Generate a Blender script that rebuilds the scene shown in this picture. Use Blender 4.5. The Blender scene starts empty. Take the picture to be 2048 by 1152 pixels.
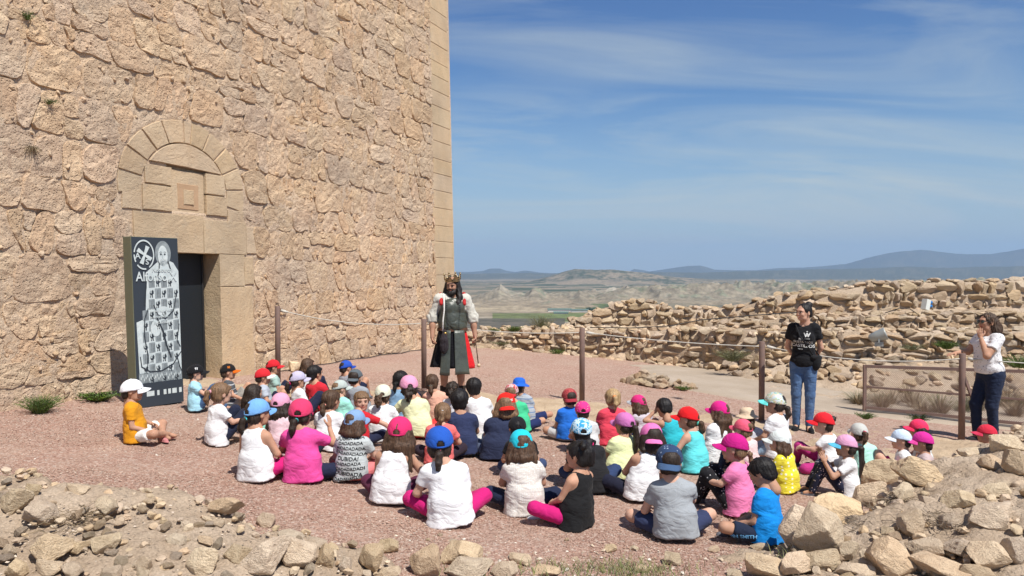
import bpy, math, random
import numpy as np
from mathutils import Vector, Matrix, Euler
random.seed(7); RNG = np.random.default_rng(7)
R = math.radians
SC = bpy.context.scene; COL = SC.collection

# ------------------------------------------------------------ camera, world, sun, exposure
FPX = 1560.0; PITCH = R(1.14); CAMZ = 2.0
cd = bpy.data.cameras.new('camera'); cam = bpy.data.objects.new('camera', cd); COL.objects.link(cam)
cd.sensor_width = 36; cd.lens = FPX/2048*36; cd.clip_start = 0.05; cd.clip_end = 120000
cam.location = (0, 0, CAMZ); cam.rotation_euler = (R(90)-PITCH, 0, 0); SC.camera = cam

SUN_EL = R(57); SUN_DIR = Vector((0.60, -0.80, 0)).normalized()      # horizontal direction towards the sun
SUNV = Vector((SUN_DIR.x*math.cos(SUN_EL), SUN_DIR.y*math.cos(SUN_EL), math.sin(SUN_EL)))
w = bpy.data.worlds.new('World'); SC.world = w; w.use_nodes = True
nt = w.node_tree; nt.nodes.clear()
def N(nt, t, **kw):
    n = nt.nodes.new(t)
    for k, v in kw.items():
        if k.startswith('i_'):
            key = k[2:]
            key = int(key) if key.isdigit() else key.replace('_', ' ')
            n.inputs[key].default_value = v
        else: setattr(n, k, v)
    return n
sky = N(nt, 'ShaderNodeTexSky', sky_type='NISHITA', sun_disc=False, sun_elevation=SUN_EL,
        sun_rotation=math.atan2(SUN_DIR.x, SUN_DIR.y), altitude=400, air_density=1.0, dust_density=0.5, ozone_density=3.0)
geo = N(nt, 'ShaderNodeTexCoord')
sep = N(nt, 'ShaderNodeSeparateXYZ'); nt.links.new(geo.outputs['Generated'], sep.inputs[0])
def mth(nt, op, a, b=None, c=None, clamp=False):
    m = nt.nodes.new('ShaderNodeMath'); m.operation = op; m.use_clamp = clamp
    for i, x in enumerate((a, b, c)):
        if x is None: continue
        if isinstance(x, (int, float)): m.inputs[i].default_value = x
        else: nt.links.new(x, m.inputs[i])
    return m.outputs[0]
def ramp(nt, fac, stops, interp='LINEAR'):
    r = nt.nodes.new('ShaderNodeValToRGB'); r.color_ramp.interpolation = interp
    el = r.color_ramp.elements
    while len(el) < len(stops): el.new(0.5)
    for e, (p, c) in zip(el, stops):
        e.position = p; e.color = (c if isinstance(c, (tuple, list)) else (c, c, c)) + ((1,) if len(c if isinstance(c, (tuple, list)) else (c, c, c)) == 3 else ())
    if fac is not None: nt.links.new(fac, r.inputs[0])
    return r.outputs[0]
def mixc(nt, fac, a, b, mode='MIX'):
    m = nt.nodes.new('ShaderNodeMix'); m.data_type = 'RGBA'; m.blend_type = mode
    for k, x in ((0, fac), (6, a), (7, b)):
        if isinstance(x, (int, float)): m.inputs[k].default_value = x
        elif isinstance(x, (tuple, list)): m.inputs[k].default_value = tuple(x)+(1,) if len(x) == 3 else x
        else: nt.links.new(x, m.inputs[k])
    return m.outputs[2]
# thin high cloud: direction projected on a flat layer
zz = mth(nt, 'MAXIMUM', sep.outputs[2], 0.03)
cx = mth(nt, 'DIVIDE', sep.outputs[0], mth(nt, 'ADD', zz, 0.22)); cy = mth(nt, 'DIVIDE', sep.outputs[1], mth(nt, 'ADD', zz, 0.22))
comb = N(nt, 'ShaderNodeCombineXYZ'); nt.links.new(cx, comb.inputs[0]); nt.links.new(cy, comb.inputs[1])
mp = N(nt, 'ShaderNodeMapping'); mp.inputs['Rotation'].default_value = (0, 0, R(38)); mp.inputs['Scale'].default_value = (0.55, 1.75, 1); mp.inputs['Location'].default_value = (1.3, .4, 0)
nt.links.new(comb.outputs[0], mp.inputs[0])
n1 = N(nt, 'ShaderNodeTexNoise', i_Scale=1.25, i_Detail=10.0, i_Roughness=0.60, i_Distortion=1.2); nt.links.new(mp.outputs[0], n1.inputs['Vector'])
n2 = N(nt, 'ShaderNodeTexNoise', i_Scale=0.35, i_Detail=3.0, i_Roughness=0.5); nt.links.new(comb.outputs[0], n2.inputs['Vector'])
c1 = ramp(nt, n1.outputs[0], [(0.43, 0.0), (0.76, 1.0)])
c2 = ramp(nt, n2.outputs[0], [(0.36, 0.25), (0.60, 1.0)])
cl = mth(nt, 'MULTIPLY', c1, c2)
low = ramp(nt, sep.outputs[2], [(0.0, 0.92), (0.05, 0.76), (0.12, 0.42), (0.22, 0.10), (0.45, 0.03)])
fac = mth(nt, 'ADD', mth(nt, 'MULTIPLY', cl, 0.85), low, clamp=True)
CLOUDC = (5.6, 6.2, 6.0)
skc = mixc(nt, 1.0, sky.outputs[0], ramp(nt, sep.outputs[2], [(0.0, (.72, .94, 1.02)), (0.14, (.44, .80, 1.04)), (0.34, (.25, .58, .97)), (0.7, (.24, .55, .92))]), 'MULTIPLY')
col = mixc(nt, mth(nt, 'MULTIPLY', fac, 0.85), skc, CLOUDC)
bg = N(nt, 'ShaderNodeBackground', i_Strength=0.073); nt.links.new(col, bg.inputs[0])
wo = N(nt, 'ShaderNodeOutputWorld'); nt.links.new(bg.outputs[0], wo.inputs[0])

sl = bpy.data.lights.new('sun', 'SUN'); sl.energy = 4.2; sl.angle = R(0.53); sl.color = (1.0, 0.955, 0.88)
so = bpy.data.objects.new('sun', sl); COL.objects.link(so); so.rotation_euler = SUNV.to_track_quat('Z', 'Y').to_euler()
SC.view_settings.view_transform = 'Standard'; SC.view_settings.look = 'None'; SC.view_settings.gamma = 1
SC.view_settings.exposure = 0.55
SC.cycles.use_denoising = True; SC.cycles.max_bounces = 6; SC.cycles.diffuse_bounces = 3; SC.cycles.glossy_bounces = 2
SC.cycles.transmission_bounces = 4; SC.cycles.volume_bounces = 0; SC.cycles.transparent_max_bounces = 8
SC.cycles.caustics_reflective = False; SC.cycles.caustics_refractive = False

# ------------------------------------------------------------ helpers
def ray(px, py):
    dx = (px-1024)/FPX; dy = -(py-576)/FPX
    return np.array([dx, math.cos(PITCH)+dy*math.sin(PITCH), -math.sin(PITCH)+dy*math.cos(PITCH)])
def at(px, py, Y):
    d = ray(px, py); return Vector((d[0]/d[1]*Y, Y, CAMZ+d[2]/d[1]*Y))
def sstep(a, b, x): t = np.clip((x-a)/(b-a), 0, 1); return t*t*(3-2*t)
def hash3(ix, iy, iz, seed=0):
    h = (ix.astype(np.int64)*374761393 + iy.astype(np.int64)*668265263 + iz.astype(np.int64)*2147483647 + seed*974634777) & 0xffffffff
    h = ((h ^ (h >> 13))*1274126177) & 0xffffffff
    h = ((h ^ (h >> 16))*2246822519) & 0xffffffff
    return ((h ^ (h >> 15)) & 0xffffff)/float(0xffffff)*2-1
def vnoise(p, seed=0):
    p = np.asarray(p, float); i = np.floor(p).astype(np.int64); f = p-i; f = f*f*f*(f*(f*6-15)+10)
    out = 0
    for a in (0, 1):
        wx = f[..., 0] if a else 1-f[..., 0]
        for b in (0, 1):
            wy = f[..., 1] if b else 1-f[..., 1]
            for c in (0, 1):
                wz = f[..., 2] if c else 1-f[..., 2]
                out = out + wx*wy*wz*hash3(i[..., 0]+a, i[..., 1]+b, i[..., 2]+c, seed)
    return out
def fbm(p, octv=4, gain=0.5, seed=0):
    s = 0; a = 1; t = 0
    for k in range(octv): s = s+a*vnoise(np.asarray(p)*(2.03**k)+k*7.3, seed+k); t += a; a *= gain
    return s/t
def p2(x, y, s=1.0, z=0.0): return np.stack([np.asarray(x)*s, np.asarray(y)*s, np.zeros_like(np.asarray(x, float))+z], -1)
def mk(name, V, F, mat=None, parent=None, attr=None, smooth=True, link=True, cattr=None):
    me = bpy.data.meshes.new(name); V = np.asarray(V, np.float32)
    if isinstance(F, np.ndarray):
        k = F.shape[1]; nf = len(F)
        me.vertices.add(len(V)); me.vertices.foreach_set('co', V.ravel())
        me.loops.add(nf*k); me.loops.foreach_set('vertex_index', F.astype(np.int32).ravel())
        me.polygons.add(nf); me.polygons.foreach_set('loop_start', np.arange(0, nf*k, k, dtype=np.int32))
        try: me.polygons.foreach_set('loop_total', np.full(nf, k, np.int32))
        except Exception: pass
        me.update(calc_edges=True)
    else:
        me.from_pydata([tuple(map(float, v)) for v in V], [], F); me.update()
    if len(me.polygons): me.polygons.foreach_set('use_smooth', np.full(len(me.polygons), smooth, bool))
    if attr is not None:
        a = me.attributes.new('var', 'FLOAT', 'POINT'); a.data.foreach_set('value', np.asarray(attr, np.float32).ravel())
    if cattr is not None:
        a = me.attributes.new('col', 'FLOAT_COLOR', 'POINT'); c = np.ones((len(V), 4), np.float32); c[:, :3] = cattr; a.data.foreach_set('color', c.ravel())
    if mat: me.materials.append(mat)
    o = bpy.data.objects.new(name, me)
    if link: COL.objects.link(o)
    if parent: o.parent = parent
    return o
def tag(o, label=None, cat=None, group=None, kind=None):
    if label: o['label'] = label
    if cat: o['category'] = cat
    if group: o['group'] = group
    if kind: o['kind'] = kind
    return o
def thing(name, label, cat, loc=(0, 0, 0), rz=0, group=None):
    o = bpy.data.objects.new(name, None); COL.objects.link(o); o.location = loc; o.rotation_euler = (0, 0, rz)
    o.empty_display_size = .1
    return tag(o, label, cat, group)
def inst(name, me, parent=None, M=None):
    o = bpy.data.objects.new(name, me); COL.objects.link(o)
    if parent: o.parent = parent
    if M is not None: o.matrix_basis = M
    return o
def grid(nx, ny, wrap=False):
    i = np.arange(nx-1)[:, None]; j = np.arange(ny-1)[None, :]
    a = (i*ny+j).ravel(); return np.stack([a, a+ny, a+ny+1, a+1], 1)
def merge(parts):
    V = []; F = []; A = []; o = 0
    for v, f, a in parts:
        V.append(v); F.append(f+o); A.append(np.full(len(v), a) if np.isscalar(a) else a); o += len(v)
    return np.concatenate(V), np.concatenate(F), np.concatenate(A)
def tube(pts, rad, k=8, cap=True):
    pts = [Vector(p) for p in pts]; n = len(pts); V = []; F = []
    if not hasattr(rad, '__len__'): rad = [rad]*n
    up = Vector((0, 0, 1))
    for i, p in enumerate(pts):
        t = (pts[min(i+1, n-1)]-pts[max(i-1, 0)]).normalized()
        a = t.cross(up if abs(t.z) < .95 else Vector((1, 0, 0))).normalized(); b = t.cross(a)
        for q in range(k):
            an = 2*math.pi*q/k; V.append(p+(a*math.cos(an)+b*math.sin(an))*rad[i])
    for i in range(n-1):
        for q in range(k): F.append((i*k+q, i*k+(q+1) % k, (i+1)*k+(q+1) % k, (i+1)*k+q))
    if cap: F.append(tuple(range(k-1, -1, -1))); F.append(tuple(range((n-1)*k, n*k)))
    return V, F
def joinl(*vf):
    V = []; F = []
    for v, f in vf:
        o = len(V); V += list(v); F += [tuple(i+o for i in q) for q in f]
    return V, F
def boxvf(c, s, M=None):
    V = [Vector((c[0]+sx*s[0]/2, c[1]+sy*s[1]/2, c[2]+sz*s[2]/2)) for sx in (-1, 1) for sy in (-1, 1) for sz in (-1, 1)]
    if M is not None: V = [M @ v for v in V]
    return V, [(0, 1, 3, 2), (4, 6, 7, 5), (0, 4, 5, 1), (2, 3, 7, 6), (0, 2, 6, 4), (1, 5, 7, 3)]
def bevel(o, w=.005, s=2):
    m = o.modifiers.new('bevel', 'BEVEL'); m.width = w; m.segments = s; m.limit_method = 'ANGLE'; return o

# ------------------------------------------------------------ materials
MATS = {}
def mat(name, color=(.5, .5, .5), rough=.8, color2=None, nscale=3.0, bump=0.0, bscale=30.0, bdist=0.01, var=0.0, spec=.35,
        metal=0.0, detail=6.0, sheen=0, attrcol=False, ramppos=(.35, .65), fine=0.0, fscale=120., obj=True, pits=0.0, pscale=40., extra=None):
    if name in MATS: return MATS[name]
    m = bpy.data.materials.new(name); m.use_nodes = True; nt = m.node_tree; nt.nodes.clear()
    b = N(nt, 'ShaderNodeBsdfPrincipled'); b.inputs['Roughness'].default_value = rough; b.inputs['Metallic'].default_value = metal
    b.inputs['Specular IOR Level'].default_value = spec
    if sheen: b.inputs['Sheen Weight'].default_value = sheen
    o = N(nt, 'ShaderNodeOutputMaterial'); nt.links.new(b.outputs[0], o.inputs[0])
    tc = N(nt, 'ShaderNodeTexCoord'); co = tc.outputs['Object']
    if obj:
        oi = N(nt, 'ShaderNodeObjectInfo'); off = N(nt, 'ShaderNodeVectorMath', operation='SCALE'); off.inputs[0].default_value = (37, 51, 23)
        nt.links.new(oi.outputs['Random'], off.inputs['Scale'])
        ad = N(nt, 'ShaderNodeVectorMath', operation='ADD'); nt.links.new(co, ad.inputs[0]); nt.links.new(off.outputs[0], ad.inputs[1]); co = ad.outputs[0]
    if attrcol:
        at_ = N(nt, 'ShaderNodeAttribute', attribute_name='col'); c = at_.outputs['Color']
    else:
        c = None
    if color2 is not None:
        n = N(nt, 'ShaderNodeTexNoise', i_Scale=nscale, i_Detail=detail, i_Roughness=.6); nt.links.new(co, n.inputs['Vector'])
        f = ramp(nt, n.outputs[0], [(ramppos[0], 0.0), (ramppos[1], 1.0)])
        c = mixc(nt, f, c if c is not None else color, color2)
    if c is None:
        rgb = N(nt, 'ShaderNodeRGB'); rgb.outputs[0].default_value = tuple(color)+(1,); c = rgb.outputs[0]
    if fine:
        n = N(nt, 'ShaderNodeTexNoise', i_Scale=fscale, i_Detail=3.0); nt.links.new(co, n.inputs['Vector'])
        v = ramp(nt, n.outputs[0], [(.3, 1-fine), (.7, 1+fine)]); c = mixc(nt, 1.0, c, v, 'MULTIPLY')
    if var:
        a = N(nt, 'ShaderNodeAttribute', attribute_name='var'); oi2 = N(nt, 'ShaderNodeObjectInfo')
        s = mth(nt, 'FRACT', mth(nt, 'ADD', a.outputs['Fac'], oi2.outputs['Random']))
        hs = N(nt, 'ShaderNodeHueSaturation'); nt.links.new(c, hs.inputs['Color'])
        nt.links.new(mth(nt, 'ADD', mth(nt, 'MULTIPLY', s, 2*var), 1-var), hs.inputs['Value'])
        s2 = mth(nt, 'FRACT', mth(nt, 'MULTIPLY', s, 7.13))
        nt.links.new(mth(nt, 'ADD', mth(nt, 'MULTIPLY', s2, .016*var/.2), .5-.009*var/.2), hs.inputs['Hue'])
        s3 = mth(nt, 'FRACT', mth(nt, 'MULTIPLY', s, 13.7))
        nt.links.new(mth(nt, 'ADD', mth(nt, 'MULTIPLY', s3, 2*var), 1-var*.7), hs.inputs['Saturation'])
        c = hs.outputs[0]
    if extra: c = extra(nt, co, c)
    nt.links.new(c, b.inputs['Base Color'])
    nrm = None
    def addb(h, s, d):
        nonlocal nrm
        bp = N(nt, 'ShaderNodeBump', i_Strength=s, i_Distance=d); nt.links.new(h, bp.inputs['Height'])
        if nrm is not None: nt.links.new(nrm, bp.inputs['Normal'])
        nrm = bp.outputs[0]
    if bump:
        n = N(nt, 'ShaderNodeTexNoise', i_Scale=bscale, i_Detail=8.0, i_Roughness=.65); nt.links.new(co, n.inputs['Vector'])
        addb(n.outputs[0], bump, bdist)
    if pits:
        n = N(nt, 'ShaderNodeTexVoronoi', i_Scale=pscale); nt.links.new(co, n.inputs['Vector'])
        addb(ramp(nt, n.outputs['Distance'], [(.0, 0.0), (.35, 1.0)]), pits, bdist*.6)
    if nrm is not None: nt.links.new(nrm, b.inputs['Normal'])
    MATS[name] = m; m['bsdf'] = b.name; return m
def stainx(nt, co, c):
    n = N(nt, 'ShaderNodeTexNoise', i_Scale=.55, i_Detail=5.0, i_Roughness=.65); nt.links.new(co, n.inputs['Vector'])
    c = mixc(nt, 1.0, c, ramp(nt, n.outputs[0], [(.32, (.84, .86, .90)), (.5, (1.0, 1.0, 1.0)), (.68, (1.08, 1.03, .97))]), 'MULTIPLY')
    m = N(nt, 'ShaderNodeTexNoise', i_Scale=5.0, i_Detail=6.0, i_Roughness=.7); nt.links.new(co, m.inputs['Vector'])
    return mixc(nt, ramp(nt, m.outputs[0], [(.56, 0.0), (.70, .45)]), c, (.36, .30, .235))
TAN = (.50, .352, .215); TAN2 = (.40, .262, .155)
M_wall = mat('rubble_stone', (.60, .453, .314), .93, (.53, .385, .262), 2.6, .9, 12, .05, var=.095, fine=.11, fscale=60, pits=.7, pscale=28, obj=False, spec=.15, extra=stainx)
M_mortar = mat('lime_mortar', (.60, .460, .328), .95, (.54, .402, .282), 1.6, .9, 16, .045, fine=.10, fscale=45, pits=.4, pscale=30, spec=.15, obj=False, extra=stainx)
M_ashlar = mat('ashlar_sandstone', (.57, .44, .295), .93, (.50, .375, .245), 1.6, .8, 26, .016, var=.06, fine=.08, fscale=90, pits=.6, pscale=45, obj=False, spec=.15, extra=stainx)
M_rock = mat('limestone_rock', (.70, .56, .40), .92, (.56, .43, .30), 2.4, .8, 9, .035, var=.14, fine=.15, fscale=30, pits=.35, pscale=14, spec=.2)
M_ruin = mat('ruin_stone', (.58, .455, .325), .92, (.45, .345, .24), 2.6, .9, 9, .04, var=.17, fine=.15, fscale=30, pits=.35, pscale=14, spec=.2)
M_dirt = mat('dry_earth', (.46, .365, .275), .96, (.37, .28, .20), 1.8, 1.0, 22, .03, fine=.2, fscale=70, pits=.5, pscale=30, spec=.1)
M_bedrock = mat('pale_bedrock', (.50, .385, .265), .95, (.41, .30, .20), 2.0, 1.0, 12, .04, fine=.12, fscale=60, spec=.15)
M_path = mat('dusty_path', (.41, .34, .27), .96, (.34, .275, .21), 1.2, .8, 25, .01, fine=.14, fscale=90, spec=.1)
def gravelx(nt, co, c):
    v = N(nt, 'ShaderNodeTexVoronoi', i_Scale=52.0); nt.links.new(co, v.inputs['Vector'])
    cr = ramp(nt, mth(nt, 'FRACT', mth(nt, 'MULTIPLY', N2sep(nt, v.outputs['Color']), 3.7)), [(0, (.29, .165, .125)), (.3, (.41, .25, .195)), (.6, (.48, .32, .255)), (.85, (.56, .42, .35)), (1, (.66, .58, .50))])
    d = N(nt, 'ShaderNodeTexNoise', i_Scale=.7, i_Detail=6.0, i_Roughness=.65); nt.links.new(co, d.inputs['Vector'])
    return mixc(nt, ramp(nt, d.outputs[0], [(.46, 0.0), (.66, .45)]), mixc(nt, .62, c, cr), (.47, .36, .28))
def N2sep(nt, colr):
    s = nt.nodes.new('ShaderNodeSeparateColor'); nt.links.new(colr, s.inputs[0]); return s.outputs[0]
M_gravel = mat('pink_gravel', (.42, .262, .20), .95, (.355, .222, .168), .8, 1.0, 60, .02, fine=.12, fscale=150, pits=1.0, pscale=52, extra=gravelx, obj=False, spec=.15)
M_peb = mat('gravel_pebbles', rough=.9, attrcol=True, spec=.15)
M_iron = mat('rusty_iron', (.155, .105, .092), .75, (.20, .125, .10), 14, .3, 80, .002, spec=.4)
M_rope = mat('white_rope', (.58, .55, .49), .85, (.5, .47, .41), 40, .4, 200, .003)
M_black = mat('black_rubber', (.025, .025, .027), .6, spec=.4)
M_leaf = mat('weed_leaf', (.07, .12, .03), .7, (.12, .16, .05), 12, var=.25)
M_dry = mat('dry_stems', (.30, .235, .15), .9, (.2, .15, .1), 12, var=.2)
M_scrub = mat('grey_scrub', (.14, .15, .085), .85, (.20, .19, .11), 12, var=.25)
M_pebw = mat('pale_stones', (.60, .52, .42), .9, (.5, .40, .30), 9, .6, 60, .006, var=.15)
# ------------------------------------------------------------ ground levels
def gz(X, Y=0): return .14-.056*np.clip(X, -9, 9)+.012*np.sin(np.asarray(X)*1.1+.7)*np.sin(np.asarray(Y)*.8)
def ipl(x, xs, ys): return np.interp(x, xs, ys)
def bankL(X, Y):   # low ruined wall top, front left
    h = ipl(X, [-6, -3.3, -2.3, -1.5, -.9, -.55], [.42, .30, .27, .21, .10, -.04])
    yb = ipl(X, [-6, -3.3, -2.2, -1.5, -.6], [5.7, 5.5, 5.35, 5.1, 4.85])+.10*np.sin(np.asarray(X)*5)+.05*np.sin(np.asarray(X)*13)
    e = sstep(yb+.10, yb-.28, Y); f = sstep(3.4, 4.75, Y)
    return gz(X, Y)+(h+.05)*e*(.35+.65*f)-.05
def bankR(X, Y):
    h = ipl(X, [1.35, 1.75, 2.3, 3.0, 3.8, 4.6, 7, 9], [-.05, .10, .22, .38, .58, .80, 1.0, 1.0])
    yb = ipl(X, [1.3, 1.9, 2.6, 3.4, 4.2, 5.2, 7], [5.1, 5.45, 6.05, 6.65, 7.1, 7.6, 8.1])+.10*np.sin(np.asarray(X)*4+1)
    e = sstep(yb+.22, yb-.45, Y); f = sstep(3.2, 5.3, Y)
    return gz(X, Y)+(h+.05)*e*(.40+.60*f)-.05
def surf(X, Y): return np.maximum(gz(X, Y), np.maximum(bankL(X, Y), bankR(X, Y)))
def hit(px, py, fn=surf, t0=3.0, t1=30):
    d = ray(px, py); d = d/d[1]; t = t0
    while t < t1:
        if CAMZ+d[2]*t <= float(fn(d[0]*t, t)): break
        t += .01
    return Vector((d[0]*t, t, float(fn(d[0]*t, t))))
def gp(px, py): return hit(px, py, gz, 3.0, 40)

# gravel yard
xs = np.linspace(-13, 14, 271); ys = np.linspace(-3, 22, 251)
X, Y = np.meshgrid(xs, ys, indexing='ij')
Z = gz(X, Y)+.012*fbm(p2(X, Y, 1.3), 3)+.006*fbm(p2(X, Y, 6), 2)
tag(mk('ground', np.stack([X, Y, Z], -1).reshape(-1, 3), grid(271, 251), M_gravel), kind='structure')

# gravel pieces lying on the yard, near the camera
def pebbles(name, n, ylo, yhi, rlo, rhi, palette, seed, fn=gz, xr=None, cond=None):
    r = np.random.default_rng(seed)
    Yp = ylo+(yhi-ylo)*r.random(n)**1.35; Xp = (r.random(n)*2-1)*Yp*.70
    if xr: Xp = xr[0]+(xr[1]-xr[0])*r.random(n)
    keep = np.ones(n, bool)
    if cond is not None: keep = cond(Xp, Yp)
    Xp, Yp = Xp[keep], Yp[keep]; n = len(Xp)
    s = rlo+(rhi-rlo)*r.random(n)**2
    base = np.array([[1, 0, 0], [0, 1, 0], [-1, 0, 0], [0, -1, 0], [.15, .1, .75], [0, 0, -.6]], float)
    B = base[None]*(1+.45*(r.random((n, 6, 3))-.5))*s[:, None, None]*np.array([1.25, .85, .85])
    a = r.random(n)*6.283; ca, sa = np.cos(a)[:, None], np.sin(a)[:, None]
    x = B[..., 0]*ca-B[..., 1]*sa; y = B[..., 0]*sa+B[..., 1]*ca; z = B[..., 2]+ (r.random(n)[:, None]-.5)*.9*x
    V = np.stack([x+Xp[:, None], y+Yp[:, None], z+(fn(Xp, Yp)+s*.25)[:, None]], -1).reshape(-1, 3)
    f = np.array([[0, 1, 4], [1, 2, 4], [2, 3, 4], [3, 0, 4], [1, 0, 5], [2, 1, 5], [3, 2, 5], [0, 3, 5]])
    F = (f[None]+6*np.arange(n)[:, None, None]).reshape(-1, 3)
    pal = np.array(palette)[r.integers(0, len(palette), n)]*(.8+.4*r.random(n))[:, None]
    o = mk(name, V, F, M_peb, smooth=False, cattr=np.repeat(pal, 6, 0)); return tag(o, kind='stuff')
PINKS = [(.38, .235, .175), (.43, .285, .22), (.32, .19, .14), (.47, .33, .26), (.40, .255, .195), (.52, .41, .33), (.27, .16, .12)]
pebbles('gravel', 80000, 4.4, 8.6, .0035, .0085, PINKS, 3)
pebbles('gravel', 16000, 8.4, 14, .006, .012, PINKS, 4)
pebbles('small_pale_stones', 260, 4.6, 13, .006, .018, [(.55, .47, .38), (.6, .54, .46), (.45, .35, .26)], 5)
pebbles('small_pale_stones', 200, 4.5, 5.4, .006, .024, [(.58, .50, .40), (.62, .56, .48), (.48, .38, .28)], 6, xr=(-.9, 2.4))

# earth of the two rubble banks in front
def bank(name, fn, x0, x1, y0, y1, nx, ny, amp=.05):
    X, Y = np.meshgrid(np.linspace(x0, x1, nx), np.linspace(y0, y1, ny), indexing='ij')
    Z = fn(X, Y)+amp*1.3*fbm(p2(X, Y, 2.6), 5, .6, 11)+.03*fbm(p2(X, Y, 11), 4, .65, 5)-.005
    o = mk(name, np.stack([X, Y, Z], -1).reshape(-1, 3), grid(nx, ny), M_dirt); tag(o, kind='structure'); return o
bank('dirt_bank', bankL, -6.5, -.3, 2.0, 5.6, 260, 170)
bank('dirt_bank', bankR, 1.2, 9, 2.0, 8.4, 300, 260, .08)
for (nm, fn, sd, x0, x1) in (('earth_crumbs', bankL, 21, -4.2, -.6), ('earth_crumbs', bankR, 22, 1.6, 5.6)):
    yh = 5.5 if fn is bankL else 7.2
    pebbles(nm, 2600 if fn is bankL else 5000, 3.6, yh, .003, .012, [(.46, .36, .27), (.52, .42, .31), (.42, .32, .24), (.6, .5, .4), (.38, .29, .21)], sd, fn, (x0, x1),
            cond=lambda a, b, fn=fn: fn(a, b) > gz(a, b)+.03)

# pale bedrock ledge along the posts
POSTL = np.array([[-8, 12.0], [-3.54, 11.8], [-1.33, 11.8], [1.03, 11.4], [3.42, 10.7], [5.78, 10.03], [9, 9.2]])
def bed(X, Y):
    yp = ipl(X, POSTL[:, 0], POSTL[:, 1]); wid = ipl(X, [-8, -3.5, -1, 1, 3.4, 5.8, 9], [.9, 1.3, 1.2, 1.9, 2.1, 2.2, 2.2])
    n = fbm(p2(X, Y, .9), 5, .6, 31)
    m = sstep(.35, -.1, Y-yp+.3*n)*sstep(-wid-.25, -wid+.35, Y-yp+.55*n)
    lay = np.round(fbm(p2(X, Y*1.0, 1.1), 3, .5, 41)*5)/5
    return gz(X, Y)-.04+m*(.058+.07*lay+.045*fbm(p2(X, Y, 4), 5, .6, 33))
X, Y = np.meshgrid(np.linspace(-9, 9.5, 500), np.linspace(7.3, 12.6, 160), indexing='ij')
tag(mk('bedrock_ledge', np.stack([X, Y, bed(X, Y)], -1).reshape(-1, 3), grid(500, 160), M_bedrock), kind='structure')

# dusty path beyond the gravel, right
def pathz(X, Y):
    yb = ipl(X, [2.2, 3.0, 3.9, 5.1, 6.3, 10], [15.6, 13.3, 12.3, 11.75, 11.2, 10.2])+.12*vnoise(p2(X, Y, 1.6), 3)
    m = sstep(yb-.04, yb+.1, Y)*sstep(2.0, 3.2, X+.3*vnoise(p2(X, Y, 1.0), 8))
    return gz(X, Y)-.03+m*(.055+.015*fbm(p2(X, Y, 1.5), 3))
X, Y = np.meshgrid(np.linspace(1.8, 14, 220), np.linspace(9.8, 17, 130), indexing='ij')
tag(mk('path', np.stack([X, Y, pathz(X, Y)], -1).reshape(-1, 3), grid(220, 130), M_path), kind='structure')

# ------------------------------------------------------------ rocks
import bmesh
def ico(sub):
    bm = bmesh.new(); bmesh.ops.create_icosphere(bm, subdivisions=sub, radius=1)
    V = np.array([v.co[:] for v in bm.verts]); F = np.array([[v.index for v in f.verts] for f in bm.faces]); bm.free(); return V, F
ICO = {s: ico(s) for s in (2, 3, 4, 5)}
def rock(seed, sub, rough=1.0, cuts=15, boxy=3.6):
    V, F = ICO[sub]; r = np.random.default_rng(seed)
    k = (np.abs(V)**boxy).sum(1)**(1/boxy); P = V/k[:, None]
    for _ in range(cuts):
        n = r.normal(size=3); n /= np.linalg.norm(n); d = .56+.30*r.random()
        P = P-n*np.maximum(0, P@n-d)[:, None]*.96
    if sub >= 4: P = P*(1+.045*rough*fbm(P*1.7+seed*3.1, 4, .55, seed)[:, None])+V*(.05*rough*fbm(P*5+seed, 4, .6, seed)[:, None])
    else: P = P*(1+.09*rough*fbm(P*2.0+seed*3.1, 3, .55, seed)[:, None])
    return P, F
ROCKS = []; ROCKS_LO = []
for i in range(18):
    P, F = rock(100+i, 3); me = mk('stone', P, F, M_ruin, link=False).data; me.polygons.foreach_set('use_smooth', np.zeros(len(me.polygons), bool)); ROCKS.append(me)
    P, F = rock(100+i, 2); ROCKS_LO.append((P, F))
def rotm(r, tilt=.35): return Euler((random.uniform(-tilt, tilt), random.uniform(-tilt, tilt), random.uniform(-r, r))).to_matrix().to_4x4()
def place_stones(specs, parent, limit=300, lo=(0, 0, 0)):
    """specs: list of (pos, (sx,sy,sz), rot4x4); the largest seen are parts, the rest one joined part"""
    specs = sorted(specs, key=lambda s: -(s[1][0]*s[1][2])/max(s[0][1], 1)**2)
    for p, s, M in specs[:limit]:
        inst('stone', random.choice(ROCKS), parent, Matrix.Translation(p) @ M @ Matrix.Diagonal((*s, 1)))
    rest = specs[limit:]
    if rest:
        parts = []
        for p, s, M in rest:
            P, F = random.choice(ROCKS_LO); Mn = np.array(M.to_3x3())
            parts.append(((P*np.array(s))@Mn.T+np.array(p), F, random.random()))
        V, F, A = merge(parts); tag(mk('small_stones', V, F, M_ruin, parent, A, smooth=False), kind='stuff')

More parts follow.
